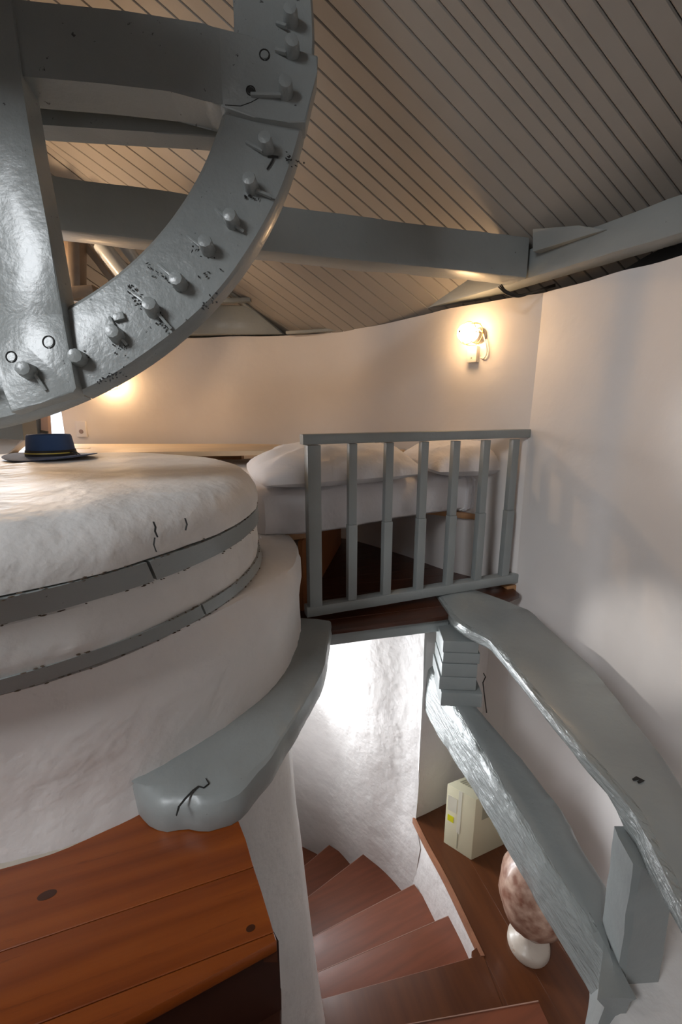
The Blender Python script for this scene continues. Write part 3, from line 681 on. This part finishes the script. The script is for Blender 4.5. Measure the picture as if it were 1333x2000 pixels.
# continuation of the flight, hidden behind the pillar
hub = V((-1.15, 1.55, 0))
def spin(p, deg): return hub + Matrix.Rotation(math.radians(deg), 3, 'Z') @ (V((p.x, p.y, 0)) - hub)
for k in range(4):
    z = gz - rise * (6 + k); a, b = top_t[-1]; a2, b2_ = spin(a, 15), spin(b, 15); top_t.append((V((a2.x, a2.y, z)), V((b2_.x, b2_.y, z))))
for k in range(1, len(top_t)):
    z = gz - rise * k; (a0_, b0_), (a1_, b1_) = top_t[k - 1], top_t[k]
    ext = lambda a, b, f0, f1: (a + (a - b).normalized() * f0, b + (b - a).normalized() * f1)
    A_, B_ = ext(V((a0_.x, a0_.y, z)), V((b0_.x, b0_.y, z)), .25, .07); A2, B2_ = ext(V((a1_.x, a1_.y, z)), V((b1_.x, b1_.y, z)), .25, .03)
    back = (A_ - A2) * .18
    bm = bmesh.new(); prism(bm, [A_ + back, B_ + (B_ - B2_) * .10, B2_, A2], (0, 0, -.035), .003); tr = build('tread', bm, M['stairwood'], stair)
    bm = bmesh.new(); tube(bm, [A2 + V((0, 0, -.001)), B2_ + V((0, 0, -.001))], .0022, 6); build('nosing_highlight', bm, M['nose_highlight'], tr)
    bm = bmesh.new(); n_ = (B_ - A_).cross(V((0, 0, 1))).normalized()
    inn_ = (A2 - A_).normalized()
    prism(bm, [A_ - inn_ * .02, B_ - inn_ * .02, B_ - inn_ * .02 + V((0, 0, rise - .036)), A_ - inn_ * .02 + V((0, 0, rise - .036))], -inn_ * .015); build('riser', bm, M['stairwood'], stair)
# top tread at landing level and the next one up, nearest the viewer
bm = bmesh.new(); u1, u2 = atz(802, 2000, -2.3), atz(1052, 1955, -2.3)
prism(bm, [p + V((0, 0, .003)) for p in (top_t[0][0] + (top_t[0][0] - top_t[0][1]) * .3, top_t[0][1], edge[3] + V((.0, 0, 0)), V((.72, 1.2, gz + .0)), V((.69, .6, gz)), V((-.3, .6, gz)))], (0, 0, -.035), .002); tr = build('tread', bm, M['landingwood'], stair); bm = bmesh.new(); tube(bm, [top_t[0][0], top_t[0][1]], .0022, 6); build('nosing_highlight', bm, M['nose_highlight'], tr)
ud = (u2 - u1).normalized()
bm = bmesh.new(); q = [u1 - ud * .9, u2, u2 + V((.05, -.3, 0)), u1 - ud * .9 + V((.05, -.35, 0))]; prism(bm, q, (0, 0, -.035), .003); tr = build('tread', bm, M['stairwood'], stair); bm = bmesh.new(); tube(bm, [q[0], q[1]], .0022, 6); build('nosing_highlight', bm, M['nose_highlight'], tr)
bm = bmesh.new(); q = [u1 - ud * .9 + V((0, -.02, -.036)), u2 + V((0, -.02, -.036)), u2 + V((0, -.02, -.20)), u1 - ud * .9 + V((0, -.02, -.20))]; prism(bm, q, (0, -.015, 0)); build('riser', bm, M['stairwood'], stair)
# outer stair wall W1: leans with the treads, ends in a corner at the landing recess
def w1_rows():
    topc = [atz(945, 1868, gz), atz(912, 1800, gz), edge[2], edge[1], edge[0]]
    # plan at two heights: landing level (upper) and tread level (lower)
    up = smooth([V((.684, 1.53, 0)), V((.64, 1.70, 0)), V((.58, 1.88, 0)), V((.528, 2.05, 0)), V((.478, 2.245, 0))], 5)
    lo = smooth([V((.62, 1.50, 0)), V((.605, 1.68, 0)), V((.555, 1.87, 0)), V((.46, 2.10, 0)), V((.34, 2.30, 0))], 5)
    return up, lo
up_, lo_ = w1_rows()
bm = bmesh.new(); rows, back = [], []
for i in range(9):
    t = i / 8; z = lerp(-3.6, gz - .032, t); f = min(1, t * 1.0)
    r = [V((lerp(l.x, u.x, f ** .8), lerp(l.y, u.y, f ** .8), z)) for l, u in zip(lo_, up_)]
    rows.append(r); back.append([p + V((.25, .1, 0)) for p in r])
slab_surface(bm, rows, back); tag(build('wall_landing_riser', bm, M['plaster'], recentre=False, smooth_ang=60), kind='structure')
cornerU, cornerL = up_[-1], lo_[-1]
bm = bmesh.new(); rows, back = [], []
for i in range(27):
    t = i / 26; z = lerp(-3.6, -1.056, t); f = min(1, max(0, (z + 3.6) / (3.6 + gz))) ** .8
    c = cornerL.lerp(cornerU, f)
    planw = smooth([c + (V((.03, -.09, 0)) if z < gz - .06 else V((0, 0, 0))), V((lerp(.26, .36, f), 2.37, 0)), V((.16 - .03 * (1 - f), 2.52, 0)), V((-.09, 2.74, 0)), V((-.45, 2.98, 0)), V((-.9, 3.2, 0)), V((-1.5, 3.35, 0)), V((-2.2, 3.2, 0))], 5)
    row = [V((p.x, p.y, z)) + V((.7, .7, 0)) * noise.noise(V((p.x * 3, p.y * 3, z * 2))) * .02 for p in planw]
    if i and False: pass
    rows.append(row); back.append([p + V((.10, .12, 0)) for p in row])
slab_surface(bm, rows, back); tag(build('wall_stair', bm, M['plaster'], recentre=False, smooth_ang=60), kind='structure')
bm = bmesh.new(); rows, back = [], []
for i in range(14):
    z = lerp(gz - .03, -1.056, i / 13); P_ = smooth([V((.478, 2.25, 0)), V((.58, 2.30, 0)), V((.70, 2.36, 0)), V((.84, 2.46, 0)), V((.98, 2.56, 0))], 4)
    rows.append([V((p.x, p.y + noise.noise(V((p.x * 4, 0, z * 2))) * .015, z)) for p in P_]); back.append([V((p.x - .02, p.y + .07, z)) for p in P_])
slab_surface(bm, rows, back); tag(build('wall_recess', bm, M['plaster'], recentre=False, smooth_ang=60), kind='structure')
bm = bmesh.new(); box(bm, (-1.0, 1.2, -3.65), (6.4, 6.2, .08)); tag(build('floor_ground', bm, M['darkwood'], recentre=False), kind='structure')

# ================================================================== CARDBOARD BOX, URN
q = [atz(867, 1645, gz), atz(921, 1680, gz), atz(988, 1648, gz)]; q.append(q[0] + q[2] - q[1])
r = ray(928, 1562); hb = (r * (q[1].y / r.y)).z - gz
cb = root('cardboard_box', (q[0] + q[2]) / 2, 'cream cardboard carton standing on the dark landing floor', 'box')
cen = (q[0] + q[2]) / 2; hb = max(.3, min(.55, hb))
bm = bmesh.new(); prism(bm, q, (0, 0, hb), .003); build('carton', bm, M['card'], cb)
fn = (q[1] - q[0]).cross(V((0, 0, 1))).normalized(); fn = fn if fn.y < 0 else -fn
sn = (q[2] - q[1]).cross(V((0, 0, 1))).normalized(); sn = sn if sn.y < 0 else -sn
def patch(p0, p1, u0, u1, v0, v1, nn, name, m, h=.0012, par=cb, H=None):
    H = H or hb; z = V((0, 0, H)); f = lambda u, v: p0.lerp(p1, u) + z * v + nn * .0005
    bm = bmesh.new(); prism(bm, [f(u0, v0), f(u1, v0), f(u1, v1), f(u0, v1)], nn * h); build(name, bm, m, par)
patch(q[0], q[1], .08, .30, .42, .52, fn, 'yellow_label', M['yellow'])
patch(q[0], q[1], .42, .54, .30, 1., fn, 'packing_tape', M['tape'])
patch(q[0], q[1], .46, .485, .04, .32, fn, 'flap_slot', M['cardprint'])
patch(q[0], q[1], .06, .38, .60, .84, fn, 'packing_label', M['tape'])
patch(q[1], q[2], .2, .42, .62, .92, sn, 'printed_label', M['cardprint'])
bm = bmesh.new(); T = [p + V((0, 0, hb + .0005)) for p in q]
for k in range(9):
    a = T[0].lerp(T[1], .12 + k * .09); b = T[3].lerp(T[2], .12 + k * .09); prism(bm, [a.lerp(b, .25), a.lerp(b, .75), a.lerp(b, .75) + (T[1] - T[0]) * .045, a.lerp(b, .25) + (T[1] - T[0]) * .045], (0, 0, .001))
build('printed_lines', bm, M['cardprint'], cb)
uc = atz(1032, 1846, gz)
urn = root('ceramic_urn', uc, 'tall brown veined ceramic urn with cream foot on the landing', 'urn')
bm = bmesh.new(); lathe(bm, [(.001, 0), (.092, 0), (.096, .012), (.094, .035), (.086, .045), (.066, .055), (.045, .075), (.038, .10), (.04, .125), (.05, .135), (.001, .136)], uc, 40); build('foot', bm, M['urnfoot'], urn)
bm = bmesh.new(); lathe(bm, [(.001, .13), (.045, .135), (.10, .165), (.137, .22), (.155, .29), (.158, .36), (.148, .42), (.122, .47), (.090, .50), (.080, .52), (.085, .53), (.075, .53), (.07, .5), (.001, .49)], uc, 48)
rough(bm, .006, 12, 2, .004, 40); build('bowl', bm, M['urn'], urn)
# ================================================================== COG WHEEL
az, ti = .1, .201
WN = V((math.sin(az) * math.cos(ti), -math.cos(az) * math.cos(ti), math.sin(ti))); WU = V((0, 0, 1)).cross(WN).normalized(); WV = WN.cross(WU)
WCt = V((-1.061, 1.204, .931)); RO, RI = 1.0, .806
def wpx(x, y, off=0.): return onplane(x, y, WCt + WN * off, WN)
wheel = root('cog_wheel', WCt, 'huge grey wooden cog wheel with pegs, hanging over the drum', 'wheel')
def wpt(r, deg, off): t = math.radians(deg); return WCt + (WU * math.cos(t) + WV * math.sin(t)) * r + WN * off
def wang(x, y): p = wpx(x, y) - WCt; return math.degrees(math.atan2(p.dot(WV), p.dot(WU)))
b_ang = [wang(120, 700), wang(560, 180), 60, 125, 180, 235]
b_ang = [a % 360 for a in b_ang]; b_ang.sort()
for i, a in enumerate(b_ang):
    a1 = b_ang[(i + 1) % len(b_ang)]; a1 = a1 if a1 > a else a1 + 360
    bm = bmesh.new(); rings = []; n = max(6, int((a1 - a) / 2))
    for k in range(n + 1):
        t = lerp(a + .1, a1 - .1, k / n); w1 = noise.noise(V((t * .08, 0, i))) * .004; w2 = noise.noise(V((t * .3, 3, i))) * .002
        rings.append([wpt(RO + w1, t, -.012), wpt(RO - .006 + w1, t, -.003), wpt(RO - .04, t, 0 + w2), wpt((RO + RI) / 2, t, .003 + w2), wpt(RI + .04, t, 0 + w2), wpt(RI + .012, t, -.002), wpt(RI, t, -.012), wpt(RI, t, -.06), wpt(RO, t, -.062)])
    loft(bm, rings); build('felloe', bm, M['wheelgrey'], wheel)
def arm(px, off, th_, sharp=.006, pts=None, sub=True, seed=0, name='arm'):
    P_ = pts or [wpx(x, y, off) for x, y in px]
    bm = bmesh.new(); prism(bm, P_, -WN * th_, sharp)
    build(name, bm, M['wheelgrey'], wheel)
# front arms that show: level one, upright one
def arm2(bigpx, smallpx, off, tb, ts):
    bm = bmesh.new(); prism(bm, [wpx(x, y, off) for x, y in bigpx], -WN * tb, .005); prism(bm, [wpx(x, y, off) for x, y in smallpx], -WN * ts, .005)
    return build('arm', bm, M['wheelgrey'], wheel)
la = arm2([(-20, -12), (20, -2), (250, 22), (400, 46), (432, 54), (440, 210), (400, 193), (330, 178), (200, 163), (43, 149), (-20, 144)],
     [(425, 52), (500, 73), (622, 108), (620, 140), (598, 239), (560, 238), (500, 229), (430, 207)], .016, .082, .05)
bm = bmesh.new(); tube(bm, smooth([wpx(60, 176, -.02), wpx(150, 184, -.024), wpx(250, 190, -.024), wpx(330, 199, -.026), wpx(420, 216, -.02)], 4), .0022, 6); build('drying_split', bm, M['crack'], la)
arm2([(-175, -150), (3, -150), (37, 128), (60, 270), (92, 440), (124, 618), (-18, 618), (-30, 540), (-75, 260)], [(122, 610), (149, 758), (143, 766), (80, 787), (20, 806), (6, 760), (-19, 610)], .026, .072, .05)
# rear arms, and the two mirrored front ones out of the picture
arm([(-20, 190), (70, 200), (300, 220), (470, 240), (470, 272), (300, 258), (70, 243), (-20, 236)], -.10, .05)
uv = lambda p: ((p - WCt).dot(WU), (p - WCt).dot(WV))
def pt(u, v, off): return WCt + WU * u + WV * v + WN * off
arm(None, .0, .118, pts=[pt(-.9, .33, .016), pt(-.9, .5, .016), pt(.86, .5, .016), pt(.86, .33, .016)])
arm(None, .0, .115, pts=[pt(-.47, -.85, .026), pt(-.30, -.90, .026), pt(-.30, .9, .026), pt(-.47, .85, .026)])
bm = bmesh.new(); tube(bm, [WCt - WN * .15, WCt + WN * .6, WCt + WN * 1.0], .2, 12); build('windshaft', bm, M['wheelgrey'], wheel)
# pegs with their wedges
pegs = [((567, 45), [((560, 52), (540, 46))]), ((568, 105), [((560, 104), (538, 98))]), ((556, 184), [((550, 186), (490, 185))]), ((521, 290), [((514, 296), (481, 278))]), ((492, 366), [((500, 372), (531, 385))]), ((455, 432), [((448, 432), (421, 407)), ((460, 440), (476, 453))]),
        ((406, 486), [((400, 488), (366, 461))]), ((354, 552), [((346, 548), (309, 516))]), ((300, 604), [((290, 596), (249, 564)), ((308, 612), (335, 643))]), ((231, 652), [((226, 645), (215, 620)), ((238, 662), (248, 674))]), ((158, 696), []), ((62, 721), [((68, 730), (91, 763))]),
        ((-40, 740), [((-30, 745), (-10, 760))])]
for (px, py), weds in pegs:
    onarm = px < 120 or (px > 540 and py > 85)
    off = .022 if px < 120 else (.014 if onarm else 0.)
    b = wpx(px + 2, py + 8, off - .01); bm = bmesh.new()
    ax = (WN + V((random.uniform(-.12, .12), 0, random.uniform(-.08, .1)))).normalized()
    seg = 9; lathe(bm, [(.019, 0), (.0185, .02), (.017, .040), (.0155, .046), (.009, .048)], b, seg, ax); rough(bm, .0015, 60, px)
    pg = build('peg', bm, M['wheelgrey'], wheel, smooth_ang=50)
    for (a, c) in weds:
        bm = bmesh.new(); A_, B_ = wpx(*a, off + .012), wpx(*c, off + .005); bar(bm, A_, B_, .007, .009, WN, .0015); build('wedge', bm, M['wheelgrey'], pg)
bm = bmesh.new(); bar(bm, wpx(222, 622, .008), wpx(243, 616, .008), .017, .01, WN, .002); build('wooden_plug', bm, M['wheelgrey'], wheel)
for (x, y, r_, off) in ((22, 697, .011, .026), (95, 668, .0125, .026), (517, 107, .0115, .016), (490, 177, .010, .016)):
    c = wpx(x, y, off + .0003); bm = bmesh.new(); tube(bm, [c + WN.to_track_quat('Z', 'Y').to_matrix() @ V((r_ * math.cos(t), r_ * math.sin(t) * 1.1, 0)) for t in [2 * math.pi * k / 18 for k in range(19)]], .0016, 6); build('hole_rim', bm, M['crack'], wheel)
    if (x, y) == (490, 177) or True:
        bm = bmesh.new(); lathe(bm, [(.0005, .0), (r_ * .8, .0), (r_ * .8, .0008), (.0005, .0009)], c, 16, WN); build('peg_hole', bm, M['crack'] if x == 490 else M['wheelgrey'], wheel)
# splits in the painted timber
def wcrack(pxs, off, r): crack(pxs, 0, r, wheel, 'split', WCt + WN * off, WN)
wcrack([(15, 0), (22, 40), (28, 80), (33, 110), (36, 130)], .0165, .0012)
wcrack([(440, 205), (470, 207), (490, 200), (505, 192)], .0165, .0008)
wcrack([(536, 305), (530, 318), (522, 330)], .004, .0025)
wcrack([(523, 306), (534, 305), (544, 306)], .004, .0025)


# flaked paint around the lower pegs
bm = bmesh.new(); rnd = random.Random(3)
for (ax_, ay_, bx_, by_, nn_) in ((250, 562, 335, 645, 70), (285, 520, 365, 565, 36), (375, 485, 415, 500, 16), (216, 640, 248, 690, 26), (478, 380, 500, 392, 12), (555, 300, 580, 320, 16), (395, 600, 425, 575, 14), (150, 690, 172, 700, 12), (190, 750, 240, 725, 24), (380, 545, 425, 520, 6)):
    for _ in range(nn_):
        t = rnd.random(); cx_, cy_ = lerp(ax_, bx_, t) + rnd.gauss(0, 5.5), lerp(ay_, by_, t) + rnd.gauss(0, 5.5)
        c = wpx(cx_, cy_, .0036); a_ = rnd.random() * 6.28; l_ = rnd.uniform(.0018, .006); w_ = rnd.uniform(.0009, .0026)
        u_ = WU * math.cos(a_) + WV * math.sin(a_); v_ = WN.cross(u_)
        prism(bm, [c + u_ * l_, c + v_ * w_, c - u_ * l_ * .7, c - v_ * w_ * 1.2], WN * .0006)
tag(build('paint_flakes', bm, M['crack'], wheel), kind='stuff')
# long drying split along the underside of the level arm
# ================================================================== FAR LEFT: small gear, post, brace, duct, window
gp = aty(105, 520, 3.1)
gear = root('small_gear', gp, 'small pale wooden gear disc seen behind the big wheel and upright arm', 'gear')
bm = bmesh.new(); gax = V((.25, -1, .05)).normalized(); lathe(bm, [(.02, 0), (.30, 0), (.305, .02), (.30, .05), (.02, .05)], gp + V((-.12, 0, .05)), 40, gax); build('disc', bm, M['oldwood'], gear)
gq = gax.to_track_quat('Z', 'Y').to_matrix()
for k in range(20):
    t = 2 * math.pi * k / 20; c = gp + V((-.12, 0, .05)) + gq @ V((math.cos(t) * .26, math.sin(t) * .26, .05)); bm = bmesh.new(); lathe(bm, [(.012, 0), (.012, .03), (.008, .035)], c, 8, gax); build('gear_peg', bm, M['crack'], gear)
bm = bmesh.new(); timber(bm, aty(152, 590, 2.9), aty(150, 455, 2.9), .075, .075, 8, .006, .004, 2, up=(0, 1, 0))
tag(build('roof_post', bm, M['oldwood']), 'short brownish upright post seen through the wheel under the tie beam', 'post')
bm = bmesh.new(); timber(bm, aty(160, 470, 2.95), aty(230, 560, 2.95), .04, .05, 8, .005, .003, 3, up=(0, 1, 0))
tag(build('diagonal_brace', bm, M['oldwood']), 'thin diagonal wooden brace beside the short post behind the wheel', 'brace')
bm = bmesh.new(); tube(bm, [aty(198, 478, 3.2), aty(250, 545, 3.2)], .055, 16)
tag(build('metal_duct', bm, M['zinc']), 'bluish metal pipe running diagonally behind the wooden brace', 'pipe')
bm = bmesh.new(); tube(bm, [aty(236, 470, 3.25), aty(282, 530, 3.25)], .040, 16)
tag(build('metal_duct', bm, M['zinc']), 'thinner bluish metal pipe, the right one behind the wooden brace', 'pipe')
bm = bmesh.new(); timber(bm, aty(90, 582, 2.9), aty(190, 572, 2.9), .1, .07, 8, .006, .004, 2)
tag(build('cross_sill', bm, M['oldwood']), 'pale wooden cross sill under the short post behind the wheel', 'beam')
# window at the far left
win = root('window_1', (-2.55, 3.62, -.42), kind='structure')
def wy(x, y, Y): return aty(x, y, Y)
bm = bmesh.new(); bar(bm, wy(68, 770, 3.45), wy(72, 885, 3.45), .045, .05, (0, 1, 0), .004); build('window_mullion', bm, M['bluesteel'], win)
bm = bmesh.new(); bar(bm, wy(84, 770, 3.50), wy(90, 862, 3.50), .075, .04, (0, 1, 0), .005); build('shutter_frame', bm, M['brownframe'], win)
bm = bmesh.new(); bar(bm, wy(75, 842, 3.47), wy(94, 845, 3.47), .012, .02, (0, 0, 1), .002); build('latch', bm, M['cable'], win)
bm = bmesh.new(); timber(bm, aty(-60, 832, 2.7), aty(58, 838, 2.7), .12, .13, 8, .01, .005, 3)
tag(build('low_beam', bm, M['grey']), 'grey horizontal timber at the left edge above the hat', 'beam')
bm = bmesh.new(); prism(bm, [aty(-60, 900, 2.75), aty(4, 896, 2.75), aty(30, 872, 2.75), aty(50, 858, 2.75), aty(-60, 850, 2.75)], (0, .1, 0), .01)
tag(build('plaster_bracket', bm, M['plaster']), 'whitewashed bracket under the timber at the left edge', 'bracket')

# ================================================================== HAT
hc = atz(102, 896, -.192); hc.z = -.188
hat = root('hat', hc, 'navy blue flat-topped hat with black band and yellow cord on the drum', 'hat')
bm = bmesh.new(); n = 64; prof = [(.001, .004), (.088, .004), (.130, .003), (.164, .008), (.168, .011), (.164, .012), (.130, .009), (.092, .012), (.088, .03), (.083, .07), (.080, .092), (.076, .098), (.070, .097), (.064, .088), (.001, .084)]
rings = []
for r_, z_ in prof:
    rings.append([hc + V((r_ * math.cos(t) * 1.04, r_ * math.sin(t) * .96, z_ + (.008 * max(0, (r_ - .09) / .085) * math.cos(2 * t + .3) if r_ > .09 else 0))) for t in [2 * math.pi * k / n for k in range(n)]])
loft(bm, rings); build('hat_body', bm, M['hat'], hat)
def band(z0, z1, r_, m, name, th_=.003):
    bm = bmesh.new(); rg = []
    for z_, rr in ((z0, r_), (z0, r_ + th_), (z1, r_ + th_ - .002), (z1, r_ - .002)):
        rg.append([hc + V((rr * math.cos(t) * 1.04, rr * math.sin(t) * .96, z_)) for t in [2 * math.pi * k / n for k in range(n)]])
    loft(bm, rg + [rg[0]], caps=False); bmesh.ops.remove_doubles(bm, verts=bm.verts, dist=1e-5); build(name, bm, m, hat)
band(.011, .036, .0890, M['ribbon'], 'hat_band'); band(.022, .0265, .0915, M['gold'], 'cord', .002)
bm = bmesh.new(); e0 = hc + V((.094, -.02, .026))
for dx, dy in ((.035, -.01), (.03, .01), (.04, .0)): tube(bm, [e0, e0 + V((dx * .5, dy, .002)), e0 + V((dx, dy * 1.5, -.012))], .0035, 6, .002)
build('band_tails', bm, M['ribbon'], hat)

# ================================================================== LAMPS
def lamp(base, nrm, gl, label, rg=.048, up=V((0, 0, 1)), tag_group='caged wall lamps'):
    nrm = nrm.normalized(); lp_ = root('wall_lamp', base, label, 'lamp', tag_group)
    bm = bmesh.new(); lathe(bm, [(.001, -.02), (.042, -.02), (.044, .012), (.034, .026), (.030, .05), (.001, .05)], base, 24, nrm); build('lamp_base', bm, M['metal'], lp_)
    bm = bmesh.new(); pr = [(.001, .045), (.028, .05)] + [(rg * math.sin(math.radians(a)) ** .7 if a < 90 else rg * math.sin(math.radians(a)) ** .6, .05 + gl * (1 - math.cos(math.radians(a))) / 2) for a in range(30, 180, 15)] + [(.001, .05 + gl)]
    lathe(bm, pr, base, 24, nrm); build('lamp_glass', bm, M['glow'], lp_)
    qm = nrm.to_track_quat('Z', 'Y').to_matrix()
    for k in range(6):
        t = 2 * math.pi * k / 6; pts = []
        for a in range(0, 91, 10):
            x = (rg + .012) * math.cos(math.radians(a)) ** .7 if a < 90 else 0; z = .045 + (gl + .02) * (a / 90) ** .8
            pts.append(base + qm @ V((x * math.cos(t), x * math.sin(t), z)))
        bm = bmesh.new(); tube(bm, pts, .0022, 6); build('cage_wire', bm, M['cage'], lp_)
    for z, rr in ((.06, rg + .012), (.05 + gl * .55, rg + .009)):
        bm = bmesh.new(); tube(bm, [base + qm @ V((rr * math.cos(t), rr * math.sin(t), z)) for t in [2 * math.pi * k / 24 for k in range(25)]], .0022, 6); build('cage_ring', bm, M['cage'], lp_)
    return lp_
def wall_at(x, y):
    "point of the inner wall face seen in direction of that pixel"
    r = ray(x, y); best = None; pl_ = right_plan + back_plan
    for a, b in zip(pl_[:-1], pl_[1:]):
        dx, dy = b.x - a.x, b.y - a.y; den = r.x * dy - r.y * dx
        if abs(den) < 1e-9: continue
        t = (a.x * dy - a.y * dx) / den; s = (a.x * r.y - a.y * r.x) / den
        if t > 0 and -.001 <= s <= 1.001: best = r * t
    return best
w1 = wall_at(938, 656); lamp(w1 + V((0, 0, .0)), V((-.80, -.60, .03)), .12, 'lit caged lamp on the wall at right, above the small white socket box', .05)
w2 = wall_at(229, 742); lamp(w2, V((-.05, -1, -.25)), .12, 'lit caged lamp on the far left wall, partly behind the wheel rim', .055)
# junction box and its cable
j = wall_at(928, 693); jn = V((-.72, -.69, 0)); jr = math.atan2(jn.y, jn.x) + math.pi / 2
sock = root('junction_box', j, 'small white plastic junction box under the right wall lamp', 'box')
bm = bmesh.new(); box(bm, j + jn * .018, (.062, .036, .088), .004, jr); build('casing', bm, M['socket'], sock)
bm = bmesh.new(); lathe(bm, [(.001, 0), (.005, 0), (.004, .003), (.001, .003)], j + jn * .0355 + V((0, 0, -.02)), 10, jn); build('screw', bm, M['metal'], sock)
bm = bmesh.new(); tube(bm, smooth([w1 + V((-.02, -.04, .03)), wall_at(950, 655) + jn * .03, wall_at(955, 685) + jn * .02, wall_at(948, 700) + jn * .015, j + jn * .015 + V((.03, 0, -.01))], 6), .004, 8); build('lead', bm, M['socket'], sock)
# added bulb, unseen behind the upright arm, to warm the left ceiling
bl_ = V((-2.05, 2.85, .88)); pend = root('ceiling_fill_bulb', bl_, 'added bulb on a cable, unseen behind the upright wheel arm, warming the ceiling', 'lamp')
bm = bmesh.new(); lathe(bm, [(.001, -.05), (.025, -.045), (.036, -.02), (.034, .01), (.018, .035), (.001, .036)], bl_, 20); build('fill_bulb_glass', bm, mat('fill_bulb_glow', (1, .85, .6), .3, emit=((1, .66, .38), 520)), pend)
bm = bmesh.new(); lathe(bm, [(.001, .036), (.017, .037), (.019, .08), (.001, .085)], bl_, 16); build('fill_bulb_socket', bm, M['cable'], pend)
bm = bmesh.new(); tube(bm, [bl_ + V((0, 0, .08)), V((bl_.x, bl_.y, on_roof(bl_.x, bl_.y).z))], .004, 6); build('cable', bm, M['cable'], pend)
# blanked socket plate on far left wall
s_ = wall_at(160, 838); bm = bmesh.new(); box(bm, s_ + V((0, -.004, 0)), (.085, .02, .13), .004); 
so = tag(build('wall_socket', bm, M['wallpaint']), 'wall-coloured socket plate low on the far left wall by the hat', 'socket')
bm = bmesh.new(); lathe(bm, [(.012, 0), (.018, 0), (.018, .003), (.012, .003)], s_ + V((0, -.014, -.02)), 16, V((0, -1, 0))); build('socket_face', bm, M['brownframe'], so)
